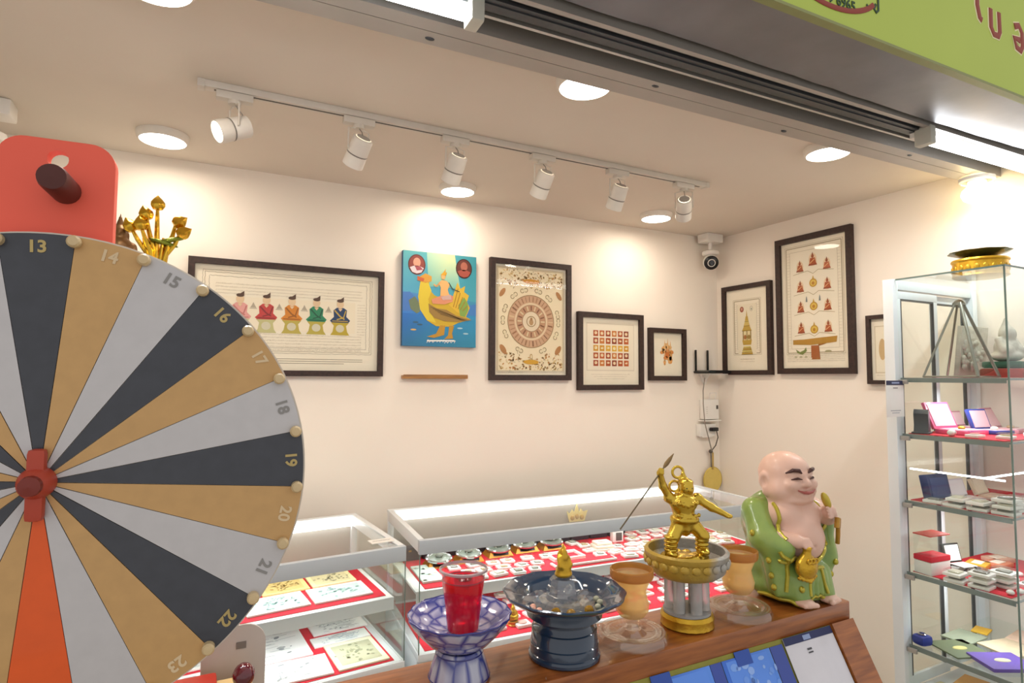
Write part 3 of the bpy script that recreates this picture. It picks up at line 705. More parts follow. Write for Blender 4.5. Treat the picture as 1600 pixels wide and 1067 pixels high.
for z in (.16, .05, -.055, -.165):
    a.line([(-.115, z), (-.03, z+.012), (0, z-.006), (.03, z+.012), (.115, z)], .0025, '#b9a67c', 2)
for sx in (-.04, .035): a.poly([(sx-.005, .01), (sx+.005, .01), (sx+.003, .03), (sx, .042), (sx-.003, .03)], '#7f8a8a', 4)
a.poly([(-.02, -.29), (.03, -.29), (.022, -.20), (.06, -.196), (.125, -.178), (.12, -.19), (.05, -.215), (.02, -.222)], '#a86a2c', 3)
a.poly([(-.125, -.21), (-.02, -.215), (.12, -.205), (.125, -.175), (.02, -.18), (-.06, -.185), (-.125, -.185)], '#b98a34', 4)
a.poly([(-.02, -.218), (.022, -.218), (.03, -.286), (.012, -.275), (.004, -.29), (-.02, -.28)], '#a85f2c', 5)
a.poly([(-.11, -.235), (-.085, -.25), (-.06, -.24), (-.05, -.225), (-.045, -.245), (-.07, -.265), (-.10, -.255)], '#7f8a4a', 4); a.ell(.075, -.25, .018, .006, '#a8a07a', 4)
for x in (-.11, -.08, -.05): a.ell(x, -.276, .008, .006, '#c9c0a0', 4)
a.build('print_tree', t, -.0103)
# 8 frame half hidden by the cabinet
t = framed('framed_print', 'dark-framed pale print partly hidden behind the tall glass cabinet', 1.660, 1.7305, .134, .321, .018, 'right')
a = Art(); a.rect(-.035, -.11, .035, .11, '#d9cbb0', 1); a.rect(-.03, -.105, .03, .105, '#f3e8d2', 2); a.ell(0, 0, .016, .05, '#d0b080', 3); a.script(-.03, .03, -.12, .005, GREYI, 1, 3)
a.build('print_figure', t, -.0103)

# ------------------------------------------------------------------ wall gadgets in the corner
def cctv(loc, label, yw):
    t = thing('security_camera', label, 'camera', loc)
    MB().box((0, 0, -.026), (.125, .085, .052), None, .008).build('junction_box', WHITEP, t)
    MB().cyl((0, 0, -.05), (0, 0, -.10), .012, n=14).build('arm', WHITEP, t)
    MB().lathe([(.0, -.094), (.03, -.096), (.047, -.104), (.049, -.118), (.042, -.126), (.0, -.128)], 26).build('yoke_cap', WHITEP, t)
    d = Vector((math.sin(R(yw)), -math.cos(R(yw)), -.35)).normalized()
    M = Matrix.Translation((0, 0, -.165)) @ d.to_track_quat('Z', 'Y').to_matrix().to_4x4()
    MB().lathe([(.0, -.04), (.028, -.034), (.042, -.015), (.046, .01), (.042, .028), (.03, .04)], 26, M).build('body', WHITEP, t)
    MB().lathe([(.042, .0285), (.041, .036), (.030, .043), (.0, .044)], 26, M).build('face', BLACKP, t)
    MB().lathe([(.014, .043), (.014, .048), (.010, .049), (.0, .0475)], 18, M).build('lens', mat('lens_glass', '#30343c', .08, coat=1), t)
    MB().lathe([(.018, .0432), (.021, .0452), (.023, .0432)], 24, M).build('lens_ring', WHITEP, t)
cctv((2.665, 2.59, ZT), 'white security camera with black lens hanging in the room corner', -38)
cctv((-.62, 2.35, ZT), 'white security camera hanging from the ceiling behind the prize wheel', -20)
t = thing('wifi_router', 'black two-antenna router on a white wall bracket in the corner', 'router', (2.665, 2.60, 1.625))
MB().prism([(-.085, -.004), (.085, -.004), (.09, .006), (.07, .014), (-.07, .014), (-.09, .006)], -.07, .05).build('body', BLACKP, t)
for x in (-.075, .02): MB().box((x, .045, .07), (.012, .009, .13), None, .003).build('antenna', BLACKP, t)
MB().box((-.06, -.0705, .005), (.05, .002, .003)).build('status_light', mat('router_led', '#3d4a52', .4), t)
b = MB(); b.box((0, .0, -.009), (.15, .12, .006)); b.prism([(-.03, -.012), (.03, -.012), (.004, -.07), (-.004, -.07)], .045, .062); b.prism([(0, -.012), (.05, -.012), (0, -.065)], -.004, .004, Matrix.Rotation(R(-90), 4, 'Z') @ Matrix.Translation((-.06, 0, 0))); b.build('bracket', WHITEP, t)
t = thing('modem_box', 'white modem box mounted on the wall under the router', 'modem', (2.69, YB, 1.345))
MB().box((0, -.022, .062), (.118, .042, .118), None, .008).build('case', WHITEP, t)
b = MB(); b.tube([(-.02, -.04, .122), (-.02, -.05, .16), (.03, -.05, .16), (.03, -.04, .122)], .003, 6); b.build('cable_loop', WHITEP, t)
MB().box((.042, -.0435, .075), (.014, .003, .022)).build('logo_mark', mat('logo_dark', '#4a4440', .5), t)
for k in range(4): MB().box((-.04, -.0434, .04+.012*k), (.012, .002, .002)).build('vent_slot', mat('vent_grey', '#b5b0a8', .5), t)
MB().box((-.005, -.03, -.004), (.14, .05, .006), None, .002).build('wall_shelf', WHITEP, t)
t = thing('power_outlet', 'white wall socket box with a black plug under the modem', 'outlet', (2.665, YB, 1.25))
MB().box((0, -.018, .035), (.125, .034, .072), None, .005).build('box', WHITEP, t)
MB().box((-.005, -.02, -.004), (.08, .03, .008), None, .002).build('lower_flange', WHITEP, t)
pl = MB().box((.035, -.048, .04), (.05, .026, .022), None, .005).build('plug', BLACKP, t)
MB().cyl((.012, -.048, .04), (.004, -.048, .04), .008, n=12).build('plug_neck', BLACKP, pl)
o = MB(); o.tube([(2.615, 2.60, 1.595), (2.60, 2.60, 1.52), (2.600, 2.60, 1.44), (2.612, 2.602, 1.33), (2.65, 2.605, 1.22), (2.682, 2.62, 1.165)], .0035, 6)
tag(o.build('power_cable', mat('grey_cable', '#8e867c', .5)), 'thin grey cable curving from the router down past the socket', 'cable')
o = MB(); o.tube([(2.715, 2.615, 1.29), (2.745, 2.63, 1.24), (2.735, 2.64, 1.19), (2.70, 2.645, 1.155), (2.704, 2.645, 1.05)], .0035, 6); o.ell((2.70, 2.645, 1.157), (.012, .012, .012))
tag(o.build('plug_cable', mat('dark_cable', '#5b544c', .5)), 'dark cable hanging from the black plug with a knot', 'cable')
t = thing('hand_fan', 'round yellow hand fan hanging on the back wall behind the case', 'fan', (2.712, 2.645, .99))
MB().lathe([(.0, -.003), (.072, -.003), (.074, 0), (.072, .003), (.0, .003)], 32, Matrix.Rotation(R(90), 4, 'X')).build('blade', mat('fan_yellow', '#d9c068', .6, noise=(30, .1)), t)
MB().cyl((0, -.004, .06), (0, -.004, .16), .005, n=10).build('handle', mat('fan_stick', '#c0a055', .6), t)
MB().lathe([(.070, -.004), (.076, 0), (.070, .004)], 32, Matrix.Rotation(R(90), 4, 'X')).build('rim', mat('fan_rim', '#c7ab4c', .6), t)

# ------------------------------------------------------------------ wall shelf with golden flowers behind the wheel
t = thing('wall_shelf', 'white wall shelf behind the prize wheel carrying golden ornaments', 'shelf', (-.5, YB, 1.885))
MB().ab((-.42, -.46, -.025), (.42, -.001, 0), .003).build('board', WHITEP, t)
for x in (-.3, .3): MB().prism([(0, -.025), (.30, -.025), (0, -.28)], -.01, .01, Matrix.Translation((x, -.001, 0)) @ Matrix.Rotation(R(-90), 4, 'Z')).build('bracket', WHITEP, t)
FLG = mat('flower_gold', '#d8ae3c', .22, 1.0, noise=(20, .25), bump=.2, bscale=60)
t = thing('golden_lotus_bouquet', 'golden lotus bud bouquet with tall stems on the wall shelf', 'ornament', (-.155, 2.30, 1.885))
MB().lathe([(.03, 0), (.034, .006), (.026, .02), (.02, .04), (.024, .07), (.03, .09), (.026, .092), (.0, .08)], 20).build('vase', FLG, t)
buds = [((-.002, 0, .285), 0, 0), ((-.034, -.01, .245), -.3, 0), ((-.076, -.01, .2), -.5, .1), ((-.045, -.03, .205), -.2, .2), ((.062, 0, .232), .9, 0), ((.075, -.01, .195), 1.0, 0)]
for k, (p, tl, _) in enumerate(buds):
    base = Vector((p[0]*.22, p[1]*.3, .06)); P_ = Vector(p); mid = (base+P_)/2+Vector((-p[0]*.25, 0, -.01))
    MB().tube([base, base.lerp(mid, .5), mid, mid.lerp(P_, .55)+Vector((0, 0, -.006)), P_-Vector((math.sin(tl)*.012, 0, math.cos(tl)*.012))], [.011, .010, .009, .007, .005], 8).build('stem', FLG, t)
    M = Matrix.Translation(P_) @ Matrix.Rotation(tl, 4, 'Y')
    bd = MB().lathe([(.0, -.020), (.014, -.017), (.021, -.005), (.0205, .006), (.012, .019), (.0035, .028), (.0, .032)], 14, M, 5, .08).build('bud', FLG, t)
    MB().lathe([(.0215, -.006), (.0222, .002), (.0145, .0165), (.0137, .0160)], 5, M).build('petal_wrap', FLG, bd)
for rzz, zz, lx in ((.2, .155, .02), (-.3, .168, .045)):
    MB().ell((lx, -.012, zz), (.045, .012, .008), 14, 8, (0, rzz, .2)).build('leaf', mat('leaf_greengold', '#7f8a34', .25, .8, noise=(15, .3)), t)
for k in range(5):
    x = -.02+.01*k; MB().tube([(x*.6, -.008, .06), (x*1.2, -.014, .11), (x*1.9, -.01, .165+.006*(k % 2))], [.007, .0075, .004], 8).build('stem', FLG, t)
def small_seated(loc, s, m, label, cat='statue', base_m=None):
    t = thing('seated_figurine', label, cat, loc)
    MB().lathe([(.034, 0), (.036, .006), (.028, .012), (.028, .02), (.035, .026), (.033, .03), (.0, .03)], 20, Matrix.Scale(s, 4)).build('base', base_m or m, t)
    pr = [Ell((0, 0, .044), (.032, .026, .013)), Cap((-.022, -.012, .042), (.02, -.018, .042), .009), Cap((0, 0, .045), (0, 0, .08), .017, .02), Cap((-.022, 0, .08), (-.026, -.012, .058), .007), Cap((.022, 0, .08), (.026, -.012, .058), .007), Cap((-.026, -.012, .058), (0, -.02, .052), .006), Cap((.026, -.012, .058), (0, -.02, .052), .006), Ell((0, -.002, .104), (.0125, .013, .015), .006), Cap((0, 0, .116), (0, 0, .142), .008, .001, .004), Ell((.013, 0, .1), (.003, .004, .008), .002), Ell((-.013, 0, .1), (.003, .004, .008), .002), Ell((0, -.015, .102), (.003, .003, .004), .002)]
    o = solid('figure', pr, (-.045, -.035, .02), (.045, .035, .15), .0025, m, t); o.scale = (s,)*3
    return t
BRONZE = mat('bronze', '#7a5a3a', .4, .6, noise=(40, .3), bump=.3, bscale=150)
small_seated((-.262, 2.32, 1.885), 1.72, BRONZE, 'bronze seated figurine beside the golden lotus bouquet on the wall shelf')
small_seated((-.60, 2.30, 1.885), 2.1, BRONZE, 'larger bronze figurine at the far end of the wall shelf')

# ------------------------------------------------------------------ prize wheel
WX, WY, WZ, WR = -.171, .897, 1.472, .300
RED = mat('orange_red_board', '#f0634e', .5, noise=(10, .05)); REDHUB = mat('hub_red', '#b0432f', .45, noise=(20, .1))
t = thing('prize_wheel', 'large striped prize wheel with numbered wedges and an orange-red upright', 'prize wheel', (WX, WY, 0), R(-3.28))
WC = {'d': mat('wedge_dark', '#3c3f47', .38, .15, noise=(60, .2), coat=.25), 'g': mat('wedge_gold', '#c49c66', .42, .2, noise=(60, .1), coat=.15), 's': mat('wedge_silver', '#c2c0c2', .42, .2, noise=(60, .06), coat=.15), 'o': mat('wedge_orange', '#e25a1c', .45, noise=(40, .1), coat=.15)}
NUMC = {'d': mat('number_gold', '#b5a06a', .4, .4), 'g': mat('number_pale', '#d8c09a', .5), 's': mat('number_grey', '#8c8a88', .5), 'o': mat('number_pale2', '#f0c8a0', .5)}
MB().lathe([(.0, -.006), (WR-.001, -.006), (WR, -.005), (WR, .006), (.0, .006)], 96, Matrix.Translation((0, .004, WZ)) @ Matrix.Rotation(R(90), 4, 'X')).build('backing_board', mat('wheel_board_edge', '#d8cfc2', .6), t)
seq = {}
for n in range(1, 25): seq[n] = 'o' if n == 1 else 'dgs'[(n-13) % 3]
for n in range(1, 25):
    ac = 90+2.56-15*(n-13); pts = [(0.004*math.cos(R(ac)), WZ+.004*math.sin(R(ac)))]
    pts += [((WR-.0025)*math.cos(R(ac-7.45+14.9*i/8)), WZ+(WR-.0025)*math.sin(R(ac-7.45+14.9*i/8))) for i in range(9)]
    wd = MB().prism(pts, -.0052, -.0022).build('wedge', WC[seq[n]], t, 0)
    M = Matrix.Translation((.281*math.cos(R(ac)), -.0056, WZ+.281*math.sin(R(ac)))) @ Matrix.Rotation(R(90-ac), 4, 'Y')
    text_mesh('number', str(n), .0205, NUMC[seq[n]], wd, .0005, M, .0006)
    g = R(ac+7.5)
    MB().lathe([(.0076, 0), (.0076, .009), (.0055, .0118), (.0, .0122)], 14, Matrix.Translation((.2905*math.cos(g), -.0052, WZ+.2905*math.sin(g))) @ Matrix.Rotation(R(90), 4, 'X')).build('peg', mat('peg_tan', '#cdb58a', .4, noise=(30, .1), coat=.3), t)
hb = MB().lathe([(.019, 0), (.019, .010), (.016, .02), (.011, .026), (.0, .028)], 26, Matrix.Translation((0, -.0054, WZ)) @ Matrix.Rotation(R(90), 4, 'X')).build('hub', REDHUB, t)
MB().box((0, -.013, WZ-.002), (.019, .016, .084), None, .006).build('hub_bar', REDHUB, t)
MB().lathe([(.012, 0), (.011, .006), (.0, .008)], 18, Matrix.Translation((0, -.033, WZ)) @ Matrix.Rotation(R(90), 4, 'X')).build('axle_cap', mat('axle_dark', '#7a2c22', .4), hb)
ol = [(x, z) for x, z in rrect(-.064, .0, .060, 1.897, .028)]
holed('upright', [(-.066, .02), (.058, .02)]+circ(.030, 1.869, .028, .028, 8, 0, 90)+circ(-.038, 1.869, .028, .028, 8, 90, 180), [circ(-.004, 1.872, .0115, .0115, 20)], .018, RED, t, .035)
MB().cyl((0, .012, WZ), (0, .03, WZ), .03, n=20).build('axle', DARKST, t)
M = Matrix.Translation((.006, .026, 1.832)) @ Matrix.Rotation(R(90), 4, 'X')
MB().lathe([(.0165, 0), (.0165, .055), (.015, .063), (.0, .065)], 22, M).build('stop_knob', mat('knob_brown', '#4f201a', .45), t)
MB().box((0, .035, .015), (.34, .30, .03), None, .006).build('base_plate', RED, t)
b = MB()
for s in (-1, 1): b.prism([(s*.061, .03), (s*.13, .03), (s*.061, .22)], .026, .044)
b.build('gusset', RED, t)

# ------------------------------------------------------------------ wooden stand
BW = wood_mat('bench_wood', '#7d4218', '#a8622a', (3, 30, 30), .35, .35)
BZ = 1.05
t = thing('wooden_stand', 'varnished brown wooden stand with narrow top and leaning board front', 'stand', (.67, 1.04, 0))
MB().ab((-.75, -.085, 1.006), (.762, .085, BZ), .003).build('top_board', BW, t)
LEAN = math.atan2(.48, .876)
def lean(x, s, y=0):   # point on the leaning front, s metres down the slope, y outwards
    return Vector((x-.67, -.078-.48*s-.876*y, 1.005-.876*s+.48*y))
ML = Matrix.Translation((0, -.078, 1.005)) @ Matrix.Rotation(-LEAN, 4, 'X')
for x0, x1 in ((1.352, 1.432), (-.06, .02)):
    MB().ab((x0-.67, -.016, -1.125), (x1-.67, .016, -.001)).build('leg', BW, t).matrix_local = ML
MR = Matrix.Translation((0, .07, 1.005)) @ Matrix.Rotation(LEAN*.75, 4, 'X')
for x0, x1 in ((1.352, 1.432), (-.06, .02)):
    MB().ab((x0-.67, -.016, -1.06), (x1-.67, .016, -.004)).build('leg', BW, t).matrix_local = MR
MB().ab((.02-.67, -.006, -.62), (1.352-.67, .006, -.002)).build('notice_board', mat('olive_board', '#8d8a3e', .8, noise=(60, .15)), t).matrix_local = ML
MB().ab((.02-.67, -.014, -.69), (1.352-.67, .014, -.62)).build('lower_rail', BW, t).matrix_local = ML
def sheet(name, label, cat, x0, x1, s0, s1, m, off=.0065, art=None, group=None):
    o = thing(name, label, cat, Vector((.67, 1.04, 0))+lean((x0+x1)/2, s1, off), 0, group); o.rotation_euler = (-LEAN, 0, 0)
    w, h = x1-x0, s1-s0
    MB().ab((-w/2, -.0012, 0), (w/2, 0, h)).build('sheet', m, o)
    if art: a = Art(); art(a, w, h); a.build('print', o, -.0014)
    return o
BLUEP = mat('poster_blue', '#2f62b8', .3, noise=(20, .1), coat=.5)
def blue_art(seed):
    def f(a, w, h):
        rg = random.Random(seed)
        a.poly([(-w/2, 0), (w/2, 0), (w/2, h), (-w/2, h)], ['#3f7ae0', '#3f7ae0', '#5b8fe8', '#3a6cd0'], 1)
        a.rect(-w/2+.01, .01, w/2-.012, h-.004, '#5c8fea', 2)
        for i in range(30): a.ell(rg.gauss(.0, .03), h-.05+rg.gauss(0, .025), rg.uniform(.003, .012), rg.uniform(.003, .008), rg.choice(['#6c9aec', '#78a4ee', '#6596e8', '#8fb2f0']), 3, 8)
    return f
sheet('poster', 'bright blue glossy poster beside the white sheet on the leaning board', 'poster', .99, 1.135, .012, .22, BLUEP, art=blue_art(1))
sheet('poster', 'blue poster with dark band on the leaning board, further from the white sheet', 'poster', .80, .955, .012, .22, BLUEP, art=blue_art(2))
DB = mat('poster_dark_blue', '#22409c', .3, coat=.5)
sheet('blue_strip', 'dark blue card strip between the blue poster and the white sheet', 'card', 1.138, 1.178, .012, .22, DB)
sheet('blue_strip', 'dark blue card strip between the two blue posters', 'card', .957, .988, .012, .22, DB)
TAPE = mat('tape_blue', '#2c50a8', .4)
sheet('tape_piece', 'blue tape square over the gap above the bright blue poster', 'tape', 1.03, 1.075, .002, .03, TAPE, .0085)
sheet('tape_piece', 'blue tape square above the poster with the dark band', 'tape', .80, .85, .002, .026, TAPE, .0085)
NAVY = mat('sheet_navy', '#20264f', .4)
def white_art(a, w, h):
    a.rect(-w/2, h-.016, w/2, h, '#232a58', 1); a.rect(-.02, h-.014, .005, h-.004, '#8fa0c8', 2)
    a.line([(-.02, h-.033), (-.005, h-.033)], .004, '#4a4a50', 2); a.line([(-.02, h-.040), (-.004, h-.040)], .003, '#4a4a50', 2)
sheet('notice_sheet', 'white paper notice with a navy heading by the right leg', 'notice', 1.182, 1.348, .003, .22, mat('notice_white', '#d5d3da', .5), .0095, white_art)

# ------------------------------------------------------------------ things standing on the wooden stand
def pattern_mat(name, base, ink, nlob=8, zs=60):
    if name in MATS: return MATS[name]
    m = bpy.data.materials.new(name); m.use_nodes = True; nt = m.node_tree; bs = nt.nodes['Principled BSDF']; N = nt.nodes.new; Lk = nt.links.new
    tc = N('ShaderNodeTexCoord'); sp = N('ShaderNodeSeparateXYZ'); Lk(tc.outputs['Object'], sp.inputs[0])
    at = N('ShaderNodeMath'); at.operation = 'ARCTAN2'; Lk(sp.outputs[1], at.inputs[0]); Lk(sp.outputs[0], at.inputs[1])
    ln = N('ShaderNodeVectorMath'); ln.operation = 'LENGTH'; Lk(tc.outputs['Object'], ln.inputs[0])
    mu = N('ShaderNodeMath'); mu.operation = 'MULTIPLY'; mu.inputs[1].default_value = nlob/6.2832*2; Lk(at.outputs[0], mu.inputs[0])
    mz = N('ShaderNodeMath'); mz.operation = 'MULTIPLY'; mz.inputs[1].default_value = zs; Lk(ln.outputs['Value'], mz.inputs[0])
    cb = N('ShaderNodeCombineXYZ'); Lk(mu.outputs[0], cb.inputs[0]); Lk(mz.outputs[0], cb.inputs[1])
    vo = N('ShaderNodeTexVoronoi'); vo.feature = 'DISTANCE_TO_EDGE'; vo.inputs['Scale'].default_value = 1.0; vo.inputs['Randomness'].default_value = .55; Lk(cb.outputs[0], vo.inputs['Vector'])
    cr = N('ShaderNodeValToRGB'); cr.color_ramp.elements[0].position = .02; cr.color_ramp.elements[1].position = .24; e_ = cr.color_ramp.elements.new(.6); e_.color = lin(base)+(1,); e2_ = cr.color_ramp.elements.new(.75); e2_.color = lin(ink)+(1,)
    cr.color_ramp.elements[0].color = lin(ink)+(1,); cr.color_ramp.elements[1].color = lin(base)+(1,)
    Lk(vo.outputs['Distance'], cr.inputs[0]); Lk(cr.outputs[0], bs.inputs['Base Color'])
    bs.inputs['Roughness'].default_value = .15; bs.inputs['Coat Weight'].default_value = .6
    MATS[name] = m; return m
BWP = pattern_mat('blue_white_porcelain', '#b3b4d0', '#3a3f92', 7, 55)
BWP2 = pattern_mat('blue_white_foot', '#b9bcd0', '#3c4594', 6, 45)
INDIGO = mat('indigo_line', '#2a2c74', .2, coat=.5)
t = thing('porcelain_dish', 'blue and white porcelain pedestal dish holding the red drink', 'dish', (.432, 1.045, BZ))
MB().lathe([(.0, .052), (.036, .053), (.056, .064), (.074, .082), (.087, .099), (.0935, .110), (.0945, .1135), (.0915, .1135), (.083, .104), (.064, .0905), (.042, .0825), (.0, .080)], 64, None, 16, .016, .08).build('dish_bowl', BWP, t)
MB().lathe([(.0925, .1130), (.0945, .1150), (.0955, .1125), (.0925, .1095)], 64, None, 16, .016, .08).build('rim_line', INDIGO, t)
MB().lathe([(.055, 0), (.0565, .004), (.055, .012), (.049, .030), (.044, .044), (.0425, .050), (.040, .0525), (.0, .0518)], 44).build('foot', BWP2, t)
for z_, r_ in ((.005, .0572), (.046, .0442)): MB().lathe([(r_-.001, z_-.0015), (r_, z_), (r_-.001, z_+.0015)], 44).build('foot_line', INDIGO, t)
t = thing('drink_cup', 'clear plastic cup of red drink on the porcelain dish', 'cup', (.438, 1.043, BZ+.0818))
CUPP = pane_mat('cup_plastic', (.93, .93, .94), 1.4, .05)
MB().lathe([(.0, .001), (.0285, 0), (.030, .003), (.0415, .108), (.0445, .109), (.0448, .112), (.0425, .1135), (.0405, .110), (.029, .004), (.0, .003)], 40).build('cup_wall', CUPP, t)
MB().lathe([(.0418, .1085), (.0448, .109), (.0450, .1125), (.0425, .114)], 40).build('cup_rim', mat('rim_plastic', '#d8c2c6', .2, trans=.5), t)
MB().lathe([(.0, .0045), (.0282, .0045), (.0386, .092), (.0, .092)], 40).build('red_drink', crystal_mat('red_liquid', (.92, .08, .12), .45, 1.33, (.95, .03, .07)), t)
MB().lathe([(.0375, .0923), (.0392, .0945), (.0388, .0922)], 40).build('foam_line', mat('foam', '#a03a48', .4), t)
rg = random.Random(2)
for k in range(5):
    o = MB().box((rg.uniform(-.016, .016), rg.uniform(-.016, .016), .089+rg.uniform(-.004, .003)), (.016, .016, .014), (rg.random(), rg.random(), rg.random()), .003).build('ice_cube', mat('red_ice', '#c23a48', .1, trans=.6), t)
NAVYG = mat('navy_glaze', '#25384f', .12, noise=(10, .3), coat=.8, bump=.12, bscale=30)
t = thing('navy_bowl', 'navy glazed pedestal bowl with twelve-sided rim', 'bowl', (.650, 1.03, BZ))
MB().lathe([(.0, .080), (.058, .080), (.075, .0815), (.069, .092), (.1, .108), (.1195, .121), (.1215, .1245), (.1185, .1265), (.104, .1215), (.09, .112), (.083, .1015), (.07, .097), (.0, .096)], 12*6, None, 12, .016, .1).build('bowl', NAVYG, t)
MB().lathe([(.068, 0), (.071, .003), (.071, .008), (.0675, .012), (.067, .026), (.066, .030), (.0645, .054), (.062, .058), (.0575, .066), (.0575, .074), (.062, .0805), (.0, .0805)], 56).build('foot', NAVYG, t)
for z_, r_ in ((.0125, .0675), (.029, .0665), (.056, .0638)): MB().lathe([(r_-.001, z_-.0018), (r_+.0013, z_), (r_-.001, z_+.0018)], 56).build('foot_ring', NAVYG, t)
GLASS = crystal_mat('clear_crystal', (.975, .98, .975), .03, 2.0)
t = thing('crystal_lotus', 'faceted clear crystal lotus base lying in the navy bowl', 'ornament', (.648, 1.03, BZ+.0965))
MB().lathe([(.058, 0), (.062, .006), (.05, .012), (.036, .014), (.034, .022), (.028, .05), (.024, .054), (.0, .054)], 10).build('crystal_body', GLASS, t, 5)
for k in range(8):
    g = R(45*k); MB().ell((.046*math.cos(g), .046*math.sin(g), .012), (.016, .010, .010), 8, 6, (0, -.5, g)).build('petal', GLASS, t, 5)
t = thing('gold_figurine', 'tiny golden seated figurine standing on the crystal lotus', 'statue', (.648, 1.03, BZ+.0965+.0545))
pr = [Ell((0, 0, .006), (.018, .016, .007)), Ell((0, 0, .014), (.015, .013, .005)), Ell((0, -.002, .021), (.014, .011, .006)), Cap((0, 0, .02), (0, 0, .038), .008, .010), Cap((-.011, 0, .037), (-.012, -.008, .025), .0035), Cap((.011, 0, .037), (.012, -.008, .025), .0035), Ell((0, -.001, .048), (.0065, .0065, .0075), .003), Cap((0, 0, .053), (0, 0, .064), .0045, .001, .002), Ell((0, .004, .043), (.012, .003, .012), .003)]
solid('figure', pr, (-.022, -.02, -.002), (.022, .02, .067), .0014, GOLDY, t)
AMB = mat('amber_bead', '#e0a51c', .05, trans=.7, noise=(20, .1)); PINKB = mat('pink_bead', '#d9a08c', .2, coat=.5); PALEB = mat('pale_bead', '#d8d6b8', .15, trans=.4)
for k, (g, r_, m_, lb) in enumerate(((225, .064, AMB, 'amber glass bead beside the crystal lotus in the navy bowl'), (250, .068, AMB, 'amber glass bead beside the crystal lotus in the navy bowl'), (285, .066, AMB, 'amber glass bead beside the crystal lotus in the navy bowl'), (178, .068, PINKB, 'small pink bead among those in the navy bowl'), (186, .074, PINKB, 'small pink bead among those in the navy bowl'), (196, .069, PINKB, 'small pink bead among those in the navy bowl'), (310, .07, PALEB, 'pale glass pebble in the navy bowl'), (330, .072, PALEB, 'pale glass pebble in the navy bowl'), (345, .069, PALEB, 'pale glass pebble in the navy bowl'), (265, .072, PALEB, 'pale glass pebble in the navy bowl'))):
    z_ = BZ+.0975
    s_ = .0085 if m_ is AMB else .006
    o = MB().ell((0, 0, s_), (s_*1.15, s_, s_), 10, 7).build('glass_bead', m_); o.location = (.648+r_*math.cos(R(g)), 1.03+r_*math.sin(R(g)), z_)
    tag(o, lb, 'bead', lb.split(' ')[0]+' beads in the navy bowl')
# footed oil glasses
AMBER = crystal_mat('amber_glass', (.98, .86, .6), .42, 1.6, (.98, .80, .46)); AMBRIM = crystal_mat('amber_rim', (.8, .55, .25), .55, 1.7, (.62, .36, .12))
def oil_glass(loc, s, label):
    t = thing('footed_glass', label, 'glass', loc)
    MB().lathe([(.0, .004), (.056, .003), (.069, 0), (.0735, .004), (.0735, .013), (.069, .021), (.056, .022), (.048, .015), (.03, .016), (.019, .0255), (.0, .026)], 60, None, 20, .014, .04).build('foot_dish', GLASS, t)
    for r_ in (.050, .058, .065): MB().lathe([(r_-.002, .0212), (r_, .0238), (r_+.002, .0212)], 48).build('foot_ridge', GLASS, t)
    MB().lathe([(.0, .0262), (.016, .0262), (.011, .034), (.014, .045), (.02, .049), (.0, .050)], 30).build('stem', GLASS, t)
    MB().lathe([(.0, .0502), (.026, .051), (.034, .062), (.036, .076), (.031, .093), (.029, .103), (.035, .118), (.043, .136), (.0415, .1365), (.033, .119), (.027, .104), (.029, .093), (.033, .077), (.030, .064), (.022, .057), (.0, .056)], 40).build('cup', AMBER, t)
    MB().lathe([(.0432, .128), (.0456, .134), (.0452, .1465), (.0425, .148), (.041, .142), (.041, .13)], 40).build('rim_band', AMBRIM, t)
    MB().lathe([(.0, .0585), (.0215, .0585), (.027, .069), (.0, .069)], 30).build('wax', mat('wax_yellow', '#e8c97c', .4, sss=.2), t)
oil_glass((.812, 1.022, BZ), 1, 'amber footed glass between the navy bowl and the round pedestal')
oil_glass((1.122, 1.02, BZ), 1, 'amber footed glass beside the laughing figure in green')
# round pedestal
t = thing('round_pedestal', 'round gold and grey pedestal bowl on clear columns', 'pedestal', (.972, 1.03, BZ))
def half_gold():
    m = mat('pedestal_half', '#a09c94', .4, .2, noise=(30, .2), bump=.6, bscale=70); nt = m.node_tree; bs = nt.nodes['Principled BSDF']; N = nt.nodes.new
    tc = N('ShaderNodeTexCoord'); sp = N('ShaderNodeSeparateXYZ'); nz = N('ShaderNodeTexNoise'); nz.inputs['Scale'].default_value = 22; ad = N('ShaderNodeMath'); ad.operation = 'MULTIPLY_ADD'; ad.inputs[1].default_value = .05
    nt.links.new(tc.outputs['Object'], sp.inputs[0]); nt.links.new(tc.outputs['Object'], nz.inputs['Vector']); nt.links.new(nz.outputs[0], ad.inputs[0]); nt.links.new(sp.outputs[0], ad.inputs[2])
    cr = N('ShaderNodeValToRGB'); cr.color_ramp.elements[0].position = .0; cr.color_ramp.elements[0].color = lin('#b0913a')+(1,); cr.color_ramp.elements[1].position = .03; cr.color_ramp.elements[1].color = lin('#a39f97')+(1,)
    nt.links.new(ad.outputs[0], cr.inputs[0]); nt.links.new(cr.outputs[0], bs.inputs['Base Color']); return m
HG = half_gold(); ACR = mat('clear_acrylic', '#e4e4e4', .12, trans=.6, ior=1.3, noise=(9, .05))
MB().lathe([(.054, 0), (.058, .004), (.056, .012), (.058, .022), (.054, .03), (.0, .03)], 44, None, 22, .012, .05).build('base_ring', GOLDY, t)
MB().lathe([(.0, .0305), (.052, .0305), (.052, .036), (.0, .036)], 40).build('lower_disc', ACR, t)
for k in range(6):
    g = R(60*k+20); MB().lathe([(.013, .0362), (.013, .108)], 16, Matrix.Translation((.036*math.cos(g), .036*math.sin(g), 0))).build('column', ACR, t)
MB().lathe([(.0, .1085), (.05, .1085), (.07, .112), (.083, .122), (.089, .140), (.0885, .150), (.0915, .154), (.0925, .163), (.088, .1675), (.083, .166), (.082, .145), (.07, .131), (.0, .128)], 56).build('bowl', HG, t)
